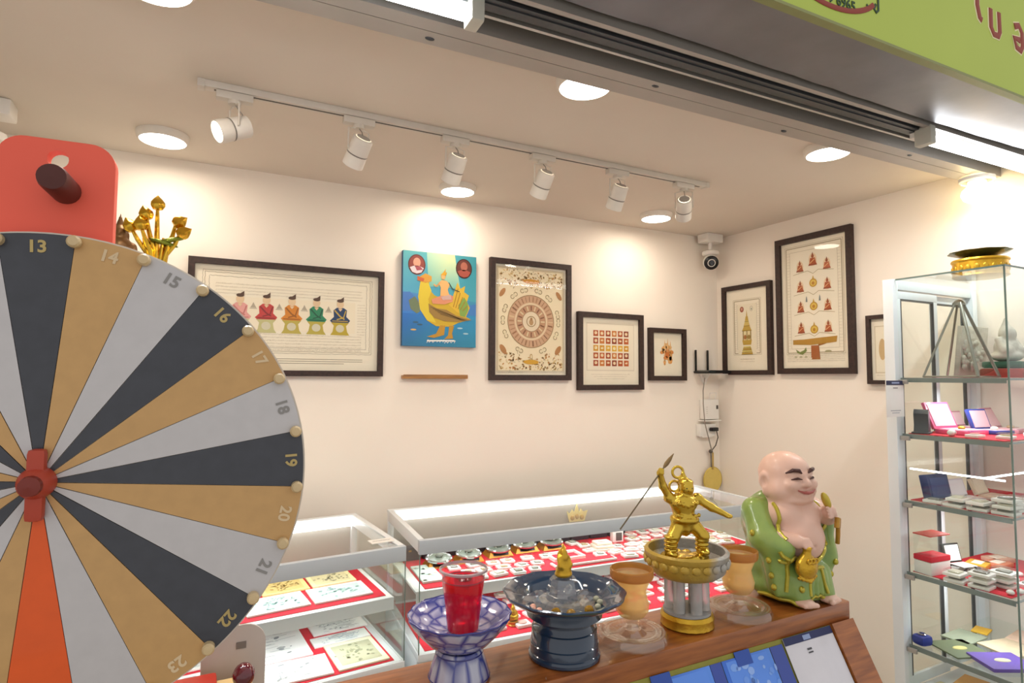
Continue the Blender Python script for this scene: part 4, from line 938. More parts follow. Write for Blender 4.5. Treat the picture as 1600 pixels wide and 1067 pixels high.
for k in range(24):
    g = R(15*k); MB().ell((.0895*math.cos(g), .0895*math.sin(g), .143), (.005, .0105, .009), 8, 6, (0, 0, g)).build('rim_boss', HG, t)
# warrior
t = thing('gold_warrior', 'golden standing warrior statuette with raised spear on the round pedestal', 'statue', (.968, 1.03, BZ+.1305), R(-20))
pr = [Ell((0, 0, .012), (.052, .036, .014)), Ell((.03, -.008, .018), (.022, .02, .012)), Ell((-.034, .0, .016), (.02, .02, .012)), Ell((.0, -.02, .014), (.03, .015, .010)),
      Ell((.036, -.016, .033), (.013, .02, .009)), Ell((-.036, -.014, .03), (.013, .02, .009)),
      Cap((.036, -.008, .034), (.038, -.012, .066), .010, .013), Cap((.038, -.012, .066), (.012, 0, .095), .013, .018), Cap((-.036, -.006, .032), (-.03, -.008, .064), .010, .013), Cap((-.03, -.008, .064), (-.01, 0, .095), .014, .018),
      Ell((0, 0, .098), (.03, .021, .015)), Ell((0, -.004, .084), (.014, .016, .02)), Tor((0, 0, .102), .026, .006), Cap((0, 0, .1), (-.004, 0, .135), .022, .027), Ell((-.004, -.006, .137), (.032, .021, .02)),
      Ell((-.034, 0, .148), (.014, .014, .012)), Ell((.03, 0, .146), (.014, .014, .012)),
      Cap((-.034, 0, .15), (-.052, -.006, .176), .010, .009), Cap((-.052, -.006, .176), (-.062, -.014, .205), .0085, .007),
      Cap((.03, 0, .146), (.058, -.014, .128), .010, .009), Cap((.058, -.014, .128), (.082, -.032, .116), .0085, .006), Ell((.088, -.036, .113), (.008, .007, .005)),
      Ell((.004, -.006, .17), (.0155, .0165, .018), .005), Cap((-.002, 0, .15), (.003, -.004, .165), .011), Ell((.004, -.021, .168), (.004, .005, .005), .003), Ell((.004, 0, .183), (.017, .017, .008), .004), Cap((.004, .002, .186), (.0, .004, .2), .007, .004),
      Tor((-.012, .006, .204), .0125, .0032, 1), Tor((-.018, .012, .172), .0115, .003, 1)]
pr = [q[:-1]+(min(q[-1], .0045),) if q[0] in 'ct' else q[:3]+(min(q[3], .0045),)+q[4:] if q[0] == 'e' else q for q in pr]
rg = random.Random(6)
for k in range(10):
    g = rg.uniform(0, 6.28); pr.append(Ell((.044*math.cos(g), .03*math.sin(g), .014+rg.uniform(0, .008)), (.009, .009, .008)))
for k in range(7): pr.append(Ell((-.024+.008*k, -.023, .108+.002*abs(k-3)), (.004, .004, .005), .002))
for k in range(5): pr.append(Ell((-.022+.01*k, -.026, .135+.003*abs(k-2)), (.005, .005, .005), .002))
for sx in (-1, 1):
    for k in range(4): pr.append(Tor((sx*.036, -.009, .038+.009*k), .0125, .003, 2, .002))
for k in range(4): pr.append(Cap((-.064, -.020, .206+.0035*k), (-.056, -.02, .205+.0035*k), .0024, .002, .002))
pr.append(Cap((-.066, -.012, .207), (-.06, -.006, .214), .0025, .002, .002))
solid('body', pr, (-.08, -.05, -.003), (.1, .04, .225), .0018, GOLD, t)
hd = Vector((-.0605, -.0165, .209)); dr = Vector((.58, -.06, .80)).normalized()
sp = MB().tube([hd-dr*.155, hd+dr*.03], .0017, 8).build('spear_shaft', mat('spear_dark', '#6f6450', .4, .6), t)
MB().tube([hd+dr*.012, hd+dr*.022, hd+dr*.034, hd+dr*.05], [.0028, .0052, .0045, .0006], 8).build('spear_head', mat('spear_bronze', '#8a7350', .4, .7), t)
for k in range(2): MB().ell((.004+(-.006 if k else .006), -.0205, .172), (.002, .0015, .0015), 8, 5).build('eye', BLACKP, t)

# laughing figure
SKIN = mat('figure_skin', '#ddb5a2', .42, noise=(12, .06), coat=.15, sss=.08); ROBE = mat('robe_green', '#6f9a4a', .3, noise=(14, .18), coat=.35, bump=.2, bscale=30)
for n_ in ROBE.node_tree.nodes:
    if n_.type == 'MIX': n_.inputs[6].default_value = lin('#4f7f38')+(1,); n_.inputs[7].default_value = lin('#a3b25c')+(1,)
TRIM = mat('robe_gold_trim', '#b5a83a', .3, .5, noise=(40, .25), coat=.2, bump=.3, bscale=120); HAIRB = mat('brow_brown', '#4a2b26', .5); LIP = mat('lip_red', '#a4544c', .4)
t = thing('laughing_figure_statue', 'round-bellied laughing statue in a green and gold robe', 'statue', (1.338, 1.062, BZ+.0025), R(-5)); t.scale = (.9, .9, .9)
body = [Ell((0, -.028, .160), (.088, .075, .078), .02), Ell((0, -.004, .225), (.092, .058, .052), .03), Ell((-.042, -.042, .228), (.04, .03, .032), .018), Ell((.042, -.042, .228), (.04, .03, .032), .018),
        Ell((0, 0, .275), (.06, .05, .025), .02),
        Ell((0, -.002, .335), (.069, .070, .062), .01), Ell((0, -.012, .305), (.067, .062, .042), .02), Ell((-.042, -.03, .292), (.034, .032, .028), .02), Ell((.042, -.03, .292), (.034, .032, .028), .02), Ell((0, -.05, .284), (.034, .026, .02), .015),
        Ell((0, -.025, .268), (.06, .05, .014), .012), Ell((-.034, -.062, .312), (.02, .016, .016), .012), Ell((.034, -.062, .312), (.02, .016, .016), .012),
        Ell((0, -.080, .317), (.0115, .012, .011), .008), Ell((-.010, -.074, .313), (.007, .008, .006), .005), Ell((.010, -.074, .313), (.007, .008, .006), .005), Cap((0, -.07, .337), (0, -.077, .32), .006, .008, .008),
        Cap((-.014, -.068, .340), (-.042, -.055, .342), .007, .006, .008), Cap((.014, -.068, .340), (.042, -.055, .342), .007, .006, .008),
        Ell((-.071, .004, .318), (.009, .017, .024), .006), Ell((.071, .004, .318), (.009, .017, .024), .006), Ell((-.070, -.004, .292), (.010, .013, .018), .006), Ell((.070, -.004, .292), (.010, .013, .018), .006),
        Cap((-.022, -.066, .289), (.022, -.066, .289), .0075, k=.008), Ell((0, -.0685, .281), (.016, .010, .007), .006),
        Cap((.10, .0, .232), (.112, -.045, .215), .032, .026, .02), Cap((.112, -.045, .215), (.085, -.075, .232), .024, .018, .012), Ell((.08, -.08, .238), (.018, .014, .016), .008),
        Cap((-.088, -.06, .175), (-.062, -.098, .172), .02, .018, .01), Ell((-.055, -.103, .17), (.018, .016, .015), .008)]
for k in range(4): body.append(Cap((-.062+.008*k, -.112, .178), (-.058+.008*k, -.122, .160), .0055, .0045, .003))
body.append(Cap((-.043, -.104, .178), (-.034, -.116, .168), .006, .005, .004))
for k in range(4): body.append(Cap((.068+.004*k, -.09, .246-.008*k), (.056+.003*k, -.094, .250-.009*k), .0052, .0045, .003))
body.append(Cap((.074, -.085, .25), (.062, -.088, .262), .0055, .0045, .004))
cv = [Cap((-.03, -.086, .298), (-.012, -.092, .2935), .0028, k=.004), Cap((-.012, -.092, .2935), (.012, -.092, .2935), .0032, k=.004), Cap((.012, -.092, .2935), (.03, -.086, .298), .0028, k=.004), Ell((0, -.104, .152), (.005, .006, .005), .004), Ell((-.078, -.004, .316), (.006, .009, .014), .005), Ell((.078, -.004, .316), (.006, .009, .014), .005),
      Cap((-.045, -.068, .325), (-.02, -.080, .327), .002, k=.004), Cap((.045, -.068, .325), (.02, -.080, .327), .002, k=.004)]
solid('body', body, (-.15, -.14, .06), (.15, .085, .41), .0032, SKIN, t, cv)
rb = [Ell((0, .028, .20), (.118, .07, .088), .02), Ell((0, .01, .10), (.112, .088, .10), .03), Ell((0, .005, .035), (.108, .088, .05), .02), Cap((-.098, .012, .235), (-.112, -.03, .17), .036, .036, .02), Cap((-.112, -.03, .17), (-.085, -.075, .15), .034, .03, .02), Cap((-.1, -.045, .15), (-.092, -.055, .045), .030, .022, .02), Cap((-.078, -.062, .12), (-.07, -.066, .035), .022, .02, .02),
      Cap((.1, .018, .235), (.122, -.018, .19), .034, .032, .02), Cap((.122, -.018, .19), (.118, -.045, .10), .026, .022, .02), Cap((.115, -.03, .11), (.09, -.045, .04), .024, .024, .02), Ell((0, -.06, .07), (.075, .045, .045), .02),
      Cap((-.05, -.075, .075), (-.045, -.088, .022), .024, .026, .015), Cap((.05, -.075, .075), (.046, -.088, .022), .024, .026, .015), Ell((0, -.02, .012), (.098, .078, .014), .01)]
for k in range(6): rb.append(Cap((-.118+.006*k, -.055-.004*k, .14-.008*k), (-.105+.012*k, -.07-.004*k, .03), .006, .007, .008))
for k in range(4): rb.append(Cap((-.128+.004*k, -.02, .2-.02*k), (-.085, -.06-.01*k, .165-.012*k), .006, .006, .008))
for k in range(5): rb.append(Cap((-.032+.016*k, -.098, .095-.004*abs(k-2)), (-.036+.018*k, -.104, .03), .005, .007, .008))
rcv = [Ell((0, -.040, .172), (.090, .08, .080), .006), Ell((0, -.05, .238), (.078, .065, .055), .006), Ell((.075, -.085, .235), (.035, .04, .035), .006), Ell((0, 0, .32), (.074, .074, .066), .004)]
solid('robe', rb, (-.17, -.135, -.003), (.17, .115, .31), .0034, ROBE, t, rcv)
tr = MB()
allp = body[:6]+rb
def arc3(pts, r_): tr.tube(snap(pts, allp, 4, .001), r_, 8)
g_ = [(-.078+.0, -.035, .272), (-.085, -.058, .24), (-.089, -.075, .205), (-.088, -.09, .175)]; arc3(g_, .0055)
arc3([(.07, -.04, .268), (.088, -.05, .25), (.1, -.06, .2), (.092, -.078, .15)], .005)
arc3([(.10*math.cos(R(a)), -.035-.078*abs(math.sin(R(a)))**.8, .118+.03*math.cos(R(a))**2-.006) for a in range(180, 361, 12)], .005)
arc3([(-.096, -.078, .15), (-.088, -.093, .13), (-.087, -.092, .09), (-.09, -.087, .04)], .0055)
arc3([(.0+.098*math.cos(R(a)), -.022+.083*math.sin(R(a)), .017) for a in range(165, 376, 10)], .0055)
arc3([(-.02, -.114, .10), (-.026, -.117, .07), (-.03, -.117, .03)], .0045); arc3([(.018, -.112, .10), (.022, -.116, .07), (.03, -.117, .03)], .0045); arc3([(-.015, -.115, .098), (.03, -.112, .105)], .006)
tr.build('robe_trim', TRIM, t)
for k, p in enumerate(((-.125, -.062, .12), (-.122, -.066, .08), (-.118, -.07, .05), (-.132, -.03, .18), (-.136, -.02, .13), (-.06, -.115, .05), (.115, -.07, .09), (.1, -.078, .06))):
    MB().ell(snap([p, p], allp, 1, .001)[0], (.008, .008, .009), 9, 6).build('robe_medallion', TRIM, t)
pc = solid('pouch', [Ell((-.045, -.112, .108), (.034, .022, .034), .01), Cap((-.05, -.115, .128), (-.048, -.118, .152), .014, .010, .008), Ell((-.048, -.118, .158), (.014, .011, .006), .004)]+[Ell((-.074+.0095*k, -.124+.003*abs(k-3), .082-.003*(3-abs(k-3))), (.0055, .0055, .0055), .002) for k in range(7)]+[Tor((-.058+.012*k, -.134, .128), .006, .0022, 1, .002) for k in range(3)], (-.09, -.155, .06), (-.005, -.08, .175), .0025, GOLDY, t)
b = MB(); b.ell((.062, -.087, .268), (.011, .011, .026), 12, 8, (0, -.5, 0)); b.build('gold_ingot', mat('ingot_gold', '#c6b048', .3, .5, noise=(30, .2)), t)
b = MB(); b.box((.098, -.092, .205), (.018, .014, .03), (0, .3, .4), .004); b.tube([(.097, -.094, .20), (.107, -.085, .17), (.11, -.08, .145)], .006, 8); b.build('bead_tassel', mat('tassel_gold', '#b58a3c', .3, .6, noise=(40, .3)), t)
for s in (-1, 1):
    ft = solid('foot', [Ell((s*.045, -.098, .012), (.026, .034, .0125), .006)]+[Ell((s*.045+s*(-.017+.0085*k), -.127+.002*k, .010), (.0052 if k else .0068, .008, .0065), .003) for k in range(5)], (s*.045-.034, -.147, -.002), (s*.045+.034, -.065, .028), .0026, SKIN, t)
    MB().tube([(s*.012, -.0745, .3445), (s*.022, -.0745, .3525), (s*.036, -.068, .3535), (s*.05, -.054, .344)], [.002, .0058, .0055, .002], 8).build('eyebrow', HAIRB, t)
    MB().tube([(s*.015, -.0785, .3285), (s*.028, -.0755, .3315), (s*.042, -.0655, .3275)], [.0014, .0034, .0014], 8).build('eye', HAIRB, t)
MB().tube([(-.031, -.079, .2995), (-.015, -.0835, .2935), (0, -.0845, .2925), (.015, -.0835, .2935), (.031, -.079, .2995)], [.0014, .0036, .0048, .0036, .0014], 8).build('mouth', LIP, t)

# grey card and little offering box by the wheel
t = thing('grey_card_stand', 'pale grey rounded plastic card standing behind the prize wheel edge', 'card stand', (.063, 1.03, BZ))
holed('card', rrect(-.055, .012, .035, .165, .03), [], .004, mat('card_grey', '#c3bcb6', .5), t, 0)
MB().box((-.012, .0, .006), (.11, .05, .012), None, .003).build('base', mat('card_base_gold', '#d0a84e', .4), t)
MB().box((.0, -.0026, .135), (.014, .001, .010)).build('mark', mat('card_mark', '#7a746e', .5), t)
t = thing('offering_box', 'small cream and red box with a dark red bead by the prize wheel', 'box', (.022, .985, BZ))
MB().box((-.005, 0, .05), (.12, .044, .10), None, .006).build('body', mat('box_cream', '#e2c48a', .5, noise=(20, .1)), t)
MB().box((-.03, -.0, .106), (.075, .046, .012), None, .005).build('lid', mat('box_red', '#b5301f', .4), t)
MB().ell((.042, -.012, .114), (.0155, .0155, .017), 14, 10).build('bead', mat('bead_wine', '#5a1020', .15, coat=.8), t)

# ------------------------------------------------------------------ counter display cases
def display_case(label, ox, oy, rz, Lc, D, zd, zt, lights):
    t = thing('display_case', label, 'display case', (ox, oy, 0), R(rz))
    MB().ab((0, .02, .08), (Lc, D, zd-.02), .003).build('base_cabinet', ALU, t)
    MB().ab((.02, .05, 0), (Lc-.02, D-.02, .08)).build('plinth', GREYST, t)
    n = 3
    for k in range(n):
        dr = MB().ab((.02+(Lc-.04)/n*k+.004, .010, .10), (.02+(Lc-.04)/n*(k+1)-.004, .02, zd-.06)).build('cabinet_door', ALU, t)
        MB().ab((.02+(Lc-.04)/n*(k+.5)-.05, -.004, zd-.10), (.02+(Lc-.04)/n*(k+.5)+.05, .010, zd-.088)).build('handle', GREYST, dr)
    MB().ab((0, 0, zd-.025), (Lc, D, zd), .002).build('deck', ALU, t)
    MB().ab((0, 0, zt-.05), (Lc, .022, zt), .002).build('front_rail', mat('rail_aluminium_shaded', '#bcc5cd', .35, noise=(30, .02), coat=.2), t)  # white aluminium darkened: shade of the front face put into its colour
    MB().ab((0, D-.03, zt-.012), (Lc, D, zt), .002).build('back_rail', ALU, t)
    for x0 in (0, Lc-.022): MB().ab((x0, .022, zt-.045), (x0+.022, D-.03, zt), .002).build('side_rail', ALU, t)
    for x0 in (0, Lc-.024): MB().ab((x0, D-.03, zd), (x0+.024, D-.006, zt-.012), .002).build('rear_post', ALU, t)
    MB().ab((.022, .022, zt-.009), (Lc-.022, D-.03, zt-.003)).build('top_glass', PANE, t)
    MB().ab((.004, .004, zd), (Lc-.004, .008, zt-.05)).build('front_glass', PANE, t)
    for x0 in (.004, Lc-.008): MB().ab((x0, .010, zd), (x0+.004, D-.03, zt-.045)).build('side_glass', PANE, t)
    for x0 in (.001, Lc-.004): MB().ab((x0, .001, zd), (x0+.003, .004, zt-.05)).build('glass_edge', GEDGE, t)
    w = (Lc-.05)/2
    for k in range(2): MB().ab((.025+w*k, D-.02+.006*k, zd), (.025+w*(k+1)+(.01 if k == 0 else 0), D-.016+.006*k, zt-.012)).build('rear_door', mat('rear_door_grey', '#a39d94', .3, noise=(6, .04)), t)
    MB().ab((.03, D-.042, zt-.042), (Lc-.03, D-.032, zt-.012)).build('light_bar', BAR, t)
    sh = MB().ab((.012, .085, zd+.178), (Lc-.012, D-.035, zd+.186)).build('shelf', mat('shelf_white', '#eef1f0', .3), t)
    MB().ab((.012, .079, zd+.146), (Lc-.012, .085, zd+.188)).build('shelf_edge', ALU, sh)
    MB().ab((.05, .10, zd+.166), (Lc-.05, .112, zd+.177)).build('shelf_light', BAR, sh)
    for yy, zz, en in ((.20, zt-.012, lights), (.13, zd+.164, lights*.7)):
        ld = bpy.data.lights.new('case_light', 'AREA'); ld.shape = 'RECTANGLE'; ld.size = Lc-.12; ld.size_y = .015; ld.energy = en; ld.color = COOL
        lo = bpy.data.objects.new('case_light', ld); COL.objects.link(lo); lo.parent = t; lo.location = (Lc/2, yy, zz); ld.spread = R(130)
    ca, sa = math.cos(R(rz)), math.sin(R(rz))
    return lambda x, y, z: (ox+x*ca-y*sa, oy+x*sa+y*ca, z)
ZL, ZR, TL, TR = .640, .628, 1.02, 1.02
cl = display_case('white glass display case of paper charms behind the prize wheel', -.566, 1.909, 4.5, 1.2, .575, ZL, TL, 1.6)
cr = display_case('long white glass display case full of small charms on red cloth', .69, 2.043, -3.5, 1.66, .54, ZR, TR, 2.5)
def cloth(fn, rz, x0, x1, y0, y1, z, label):
    c = fn((x0+x1)/2, (y0+y1)/2, z+.0004); b = MB(); NX, NY = 24, 6; vs, fs = [], []
    w, h = x1-x0, y1-y0
    for i in range(NX+1):
        for j in range(NY+1): vs.append((-w/2+w*i/NX, -h/2+h*j/NY, .0014+.0006*math.sin(i*2.1)*math.sin(j*1.7)))
    for i in range(NX):
        for j in range(NY): a_ = i*(NY+1)+j; fs.append((a_, a_+NY+1, a_+NY+2, a_+1))
    b.add(vs, fs); b.box((0, 0, .0004), (w, h, .0008)); o = b.build('red_cloth', REDCLOTH, None, 60); o.location = c; o.rotation_euler = (0, 0, R(rz))
    tag(o, label, 'cloth')
SU_L, SU_R = ZL+.186, ZR+.186
cloth(cl, 4.5, .03, 1.17, .02, .53, ZL, 'red cloth lining the floor of the paper charm case')
cloth(cl, 4.5, .03, 1.17, .11, .53, SU_L, 'red cloth on the shelf of the paper charm case')
cloth(cr, -3.5, .03, 1.63, .02, .49, ZR, 'red cloth lining the floor of the long charm case')
cloth(cr, -3.5, .05, 1.63, .10, .49, SU_R, 'red cloth on the shelf of the long charm case')
CT = .0026     # cloth thickness
# printed paper charms
def charm(fn, rz, x, y, z, w, h, paper, ink, label, seed, group=None, tilt=0, style=0):
    t = thing('paper_charm', label, 'paper', fn(x, y, z), R(rz+tilt), group)
    MB().box((0, 0, .003), (w, h, .006), None, .0008).build('sheet', mat('paper_'+paper, paper, .7, noise=(25, .06)), t)
    a = Art(); rg = random.Random(seed)
    iw, ih = w*.8, h*.76
    if style == 0:
        a.rect(-iw/2, -ih/2, iw/2, ih/2, ink[0], 1)
        for k in range(46): a.ell(rg.gauss(0, iw*.2), rg.gauss(0, ih*.2), rg.uniform(.015, .06)*iw, rg.uniform(.015, .06)*ih, ink[1+k % (len(ink)-1)], 2+k % 3, 7, rg.uniform(0, 90))
    else:
        for k in range(9):
            for j in range(rg.randint(2, 5)):
                x_ = rg.uniform(-.38, .2)*w; z_ = (-.40+.1*k)*h
                a.line([(x_, z_), (x_+rg.uniform(.08, .25)*w, z_+rg.uniform(-.03, .03)*h)], .0022, ink[0], 1)
        for k in range(22): a.ell(rg.uniform(-.36, .36)*w, rg.uniform(-.36, .36)*h, rg.uniform(.01, .045)*w, rg.uniform(.01, .04)*h, ink[k % len(ink)], 2, 8, rg.uniform(0, 90))
    a.build('print', t, 0, None, (R(-90), 0, 0)).location = (0, 0, .0062)
    return t
YEL = ['#dcc078', '#a5853f', '#8a6f34', '#bfa05c']; TEAL = ['#b0c2ba', '#7f9a94', '#6a8686', '#98aea6']; WHT = ['#9ea3a6', '#8e959a', '#b5b8b8']; CRM = ['#b9b798', '#9c9b7c', '#8c8d72']
charm(cl, 4.5, .875, .37, SU_L+CT, .16, .135, '#e8d28e', YEL, 'yellow paper charm with an orange edge on the shelf, nearer the wheel', 1)
charm(cl, 4.5, 1.045, .37, SU_L+CT, .16, .135, '#efe2ae', ['#d9cda0', '#8f8a70', '#a59e80', '#7c775e'], 'pale yellow paper charm with a grey square print on the shelf', 2)
charm(cl, 4.5, .82, .215, SU_L+CT, .20, .145, '#d5dfda', TEAL, 'pale grey-green paper charm on the shelf in front of the yellow one', 3, None, 2)
charm(cl, 4.5, 1.035, .215, SU_L+CT, .20, .145, '#d8e2dc', TEAL, 'pale grey-green paper charm with a blue spot beside the white rear post', 4)
for k, x in enumerate((.65, .46, .27, .12)):
    for j, y in enumerate((.385, .225)):
        charm(cl, 4.5, x, y, SU_L+CT, .15, .13, '#e3dcc4', [['#d8d2ba', '#a89c80', '#b5ac94'], TEAL][j], 'paper charm on the shelf part hidden by the prize wheel', 10+2*k+j, 'hidden shelf paper charms')
charm(cl, 4.5, 1.08, .395, ZL+CT, .20, .12, '#eff0ee', WHT, 'white paper charm leaning at the back of the case floor', 30, None, 0, 1)
charm(cl, 4.5, .80, .335, ZL+CT, .29, .28, '#f0f0ee', WHT, 'large white paper charm with grey lettering on the case floor', 31, None, 0, 1)
charm(cl, 4.5, .83, .11, ZL+CT, .29, .15, '#f2f0ea', ['#9a9c9c', '#c2c4c4'], 'white paper charm with dark strokes at the front of the case floor', 32, None, -3, 1)
charm(cl, 4.5, 1.073, .13, ZL+CT, .17, .20, '#f0edcf', CRM, 'cream paper charm with a grey figure at the front of the case floor', 33, None, 0)
charm(cl, 4.5, 1.06, .275, ZL+CT, .20, .075, '#eef0ec', ['#a8b8c4', '#c4ccd0'], 'white strip paper charm with a blue-grey mark on the case floor', 34, None, 0, 1)
for k, x in enumerate((.55, .33, .13)):
    for j, y in enumerate((.38, .15)):
        charm(cl, 4.5, x, y, ZL+CT, .19, .2, '#ecebe4', WHT, 'white paper charm on the case floor hidden behind the prize wheel', 50+2*k+j, 'hidden floor paper charms', 0, 1)
# little price card lying between the cases
t = thing('shelf_label', 'white label card with grey print on the case side rail', 'label', cl(1.155, .10, TL+.0005), R(4.5))
MB().box((-.01, 0, .001), (.08, .05, .002)).build('card', WHITEP, t); a = Art(); a.script(-.04, .02, 0, .012, '#5a5a5a', 1, 3, 3); a.build('print', t, 0, None, (R(-90), 0, 0)).location = (0, 0, .0021)

# amulet stands: gold-orange plinth, black plaque, round clear capsule
OR = mat('stand_orange', '#c9872e', .3, .4, noise=(30, .15), coat=.3); SILV = mat('silver_rim', '#c4c6c8', .2, .9)
def amulet_stand():
    t = thing('amulet_stand', 'round amulet capsule on a gold plinth', 'amulet', (0, 0, 0))
    MB().add([(-.048, -.036, 0), (.048, -.036, 0), (.048, .036, 0), (-.048, .036, 0), (-.036, -.024, .028), (.036, -.024, .028), (.036, .026, .028), (-.036, .026, .028)], [(0, 3, 2, 1), (4, 5, 6, 7), (0, 1, 5, 4), (1, 2, 6, 5), (2, 3, 7, 6), (3, 0, 4, 7)]).build('plinth', OR, t, 0)
    MB().box((0, -.0312, .0145), (.058, .002, .013), (R(-23), 0, 0)).build('plaque', BLACKP, t)
    M = Matrix.Translation((0, .0, .0285)) @ Matrix.Rotation(R(10), 4, 'X')
    MB().lathe([(.042, 0), (.046, .003), (.046, .010), (.041, .014), (.038, .012)], 28, M).build('capsule_rim', SILV, t)
    MB().lathe([(.0, .003), (.038, .003), (.038, .011), (.0, .0135)], 26, M).build('capsule_face', mat('capsule_face', '#8d928a', .2, noise=(60, .3)), t)
    MB().ell((0, -.004, .05), (.014, .011, .012), 10, 7).build('amulet', mat('amulet_stone', '#8f8f88', .5, noise=(60, .3), bump=.4), t)
    MB().lathe([(.036, .0137), (.034, .024), (.024, .033), (.0, .037)], 24, M).build('dome', PANE, t)
    return t
p0 = amulet_stand(); GS = 'row of amulet stands in the long case'
lbs = ['amulet stand at the end of the row nearest the paper charm case', 'amulet stand with a clear dome, second from the paper charm case', 'amulet stand with a blue and white triangle in its dome', 'amulet stand topped by a tiny gold bead', 'amulet stand with a milky white dome']
for k, (x, y) in enumerate(((.176, .345), (.312, .36), (.458, .385), (.592, .40), (.724, .392))):
    o = p0 if k == 0 else dup(p0, (0, 0, 0)); o.location = cr(x, y, SU_R+CT); o.rotation_euler = (0, 0, R(-3.5)); o['label'] = lbs[k]; o['group'] = GS; o.scale = (1.22, 1.15, .85)
    if k == 2:
        MB().prism([(-.03, 0), (.03, 0), (.012, .034), (-.012, .034)], -.004, .004, Matrix.Translation((0, -.002, .046))).build('triangle_charm', mat('charm_blue', '#2d3f78', .4), o)
        MB().prism([(-.018, .006), (.018, .006), (.006, .026), (-.006, .026)], -.005, .005, Matrix.Translation((0, -.002, .046))).build('triangle_inset', WHITEP, o)
    if k == 3: MB().ell((0, 0, .072), (.007, .007, .009), 10, 7).build('gold_bead', GOLD, o)
    if k == 4: MB().ell((0, 0, .054), (.03, .026, .012), 14, 8).build('milky_cap', mat('milky', '#dfe6e0', .3), o)
# dark boxes along the back
DBX = mat('dark_box', '#34303a', .5, noise=(40, .4))
for k, x in enumerate((.08, .185, .29, .395, .50, .605, .70, .805, .91, 1.015, 1.12)):
    t = thing('velvet_box', 'dark velvet jewellery box at the back of the case shelf', 'box', cr(x, .465, SU_R+CT), R(-3.5), 'dark velvet boxes at the back of the shelf')
    MB().box((0, 0, .02), (.095, .04, .04), None, .004).build('body', DBX, t); MB().box((0, 0, .048), (.097, .042, .014), None, .004).build('lid', DBX, t); MB().box((0, -.0215, .041), (.012, .002, .006)).build('clasp', GOLDY, t)
t = thing('price_frame', 'small white frame with dark square and yellow top edge', 'frame', cr(1.06, .36, SU_R+CT), R(-12))
MB().box((0, 0, .026), (.055, .03, .052), None, .003).build('body', WHITEP, t); MB().box((.004, -.0158, .026), (.03, .002, .036)).build('dark_panel', mat('frame_dark', '#57534f', .4), t); MB().box((0, 0, .0535), (.055, .03, .003)).build('top_edge', mat('frame_yellow', '#d9d45a', .4), t)
# small clear-and-white amulet cases
PINKT = mat('charm_pinkish', '#d9a8a0', .6, noise=(80, .25)); TANT = mat('charm_tan', '#b59a78', .6, noise=(80, .3)); IVORY = mat('charm_ivory', '#e5dccb', .6, noise=(80, .15)); GREYT = mat('charm_grey', '#9a958e', .6, noise=(80, .3))
def amulet_case(w, h, kind, label, group):
    t = thing('amulet_case', label, 'amulet case', (0, 0, 0), 0, group)
    MB().box((0, 0, .005), (w, h, .010), None, .002).build('tray', WHITEP, t)
    m_ = (PINKT, TANT, IVORY, GREYT)[kind]
    if kind == 0: MB().lathe([(min(w, h)*.36, .010), (min(w, h)*.33, .0135), (0, .0145)], 16).build('charm', m_, t)
    elif kind == 1: MB().prism([(-w*.24, -h*.32), (w*.24, -h*.32), (w*.2, h*.1), (0, h*.36), (-w*.2, h*.1)], -.0145, -.010, Matrix.Rotation(R(-90), 4, 'X')).build('charm', m_, t)
    else: MB().box((0, 0, .0125), (w*.55, h*.62, .005), None, .0015).build('charm', m_, t)
    MB().box((0, 0, .0175), (w*.96, h*.96, .003), None, .0008).build('clear_lid', PANE, t)
    return t
GA = 'small amulet cases on the shelf cloth'; GB = 'small amulet cases on the case floor'
LA = tuple(s+' charm in a small white case on the long case shelf' for s in ('round pink', 'pointed tan', 'square ivory', 'square grey'))
LB = tuple(s.replace('shelf', 'floor') for s in LA)
AP = [amulet_case(.05+.006*(k % 3), .042+.006*(k % 2), k, LA[k], GA) for k in range(4)]; used = [False]*4
rg = random.Random(12)
def put_case(x, y, z, k, label, group, rz=None, s=1.0):
    global used
    rz = R(-3.5)+rg.uniform(-.22, .22) if rz is None else rz
    if not used[k]: o = AP[k]; used[k] = True; o.location = cr(x, y, z); o.rotation_euler = (0, 0, rz); o['label'] = label; o['group'] = group
    else: o = dup(AP[k], cr(x, y, z), rz, label, group)
    o.scale = (s, s, s); return o
for j, y in enumerate((.27, .20, .135)):
    x = .22+.03*j; row = ('back', 'middle', 'front')[j]
    while x < 1.6:
        if not (y < .29 and .66 < x < .80 and j == 0) and not (y < .25 and .62 < x < .80) and not (.86 < x < .98 and j == 0) and not (.58 < x < .92 and y < .16): 
            k = rg.randrange(4); put_case(x+rg.uniform(-.006, .006), y+rg.uniform(-.006, .006), SU_R+CT, k, LA[k].replace(' on the', ', '+row+' row on the'), GA, None, rg.uniform(.9, 1.12))
        x += rg.uniform(.068, .085)
for x, y in ((.87, .345), (.95, .335), (1.14, .35), (1.21, .35), (1.29, .36), (1.36, .36), (1.45, .36), (1.18, .42), (1.26, .43), (1.34, .43), (.84, .40), (1.42, .43), (1.5, .43)):
    k = rg.randrange(4); put_case(x, y, SU_R+CT, k, LA[k], GA)
for j, y in enumerate((.40, .32, .24, .16, .08)):
    x = .26+.02*j; row = ('first', 'second', 'third', 'fourth', 'fifth')[j]
    while x < 1.6:
        k = rg.randrange(4); put_case(x+rg.uniform(-.008, .008), y+rg.uniform(-.008, .008), ZR+CT, k, LB[k].replace(' on the', ', '+row+' row on the'), GB, None, rg.uniform(.95, 1.2)); x += rg.uniform(.085, .12)
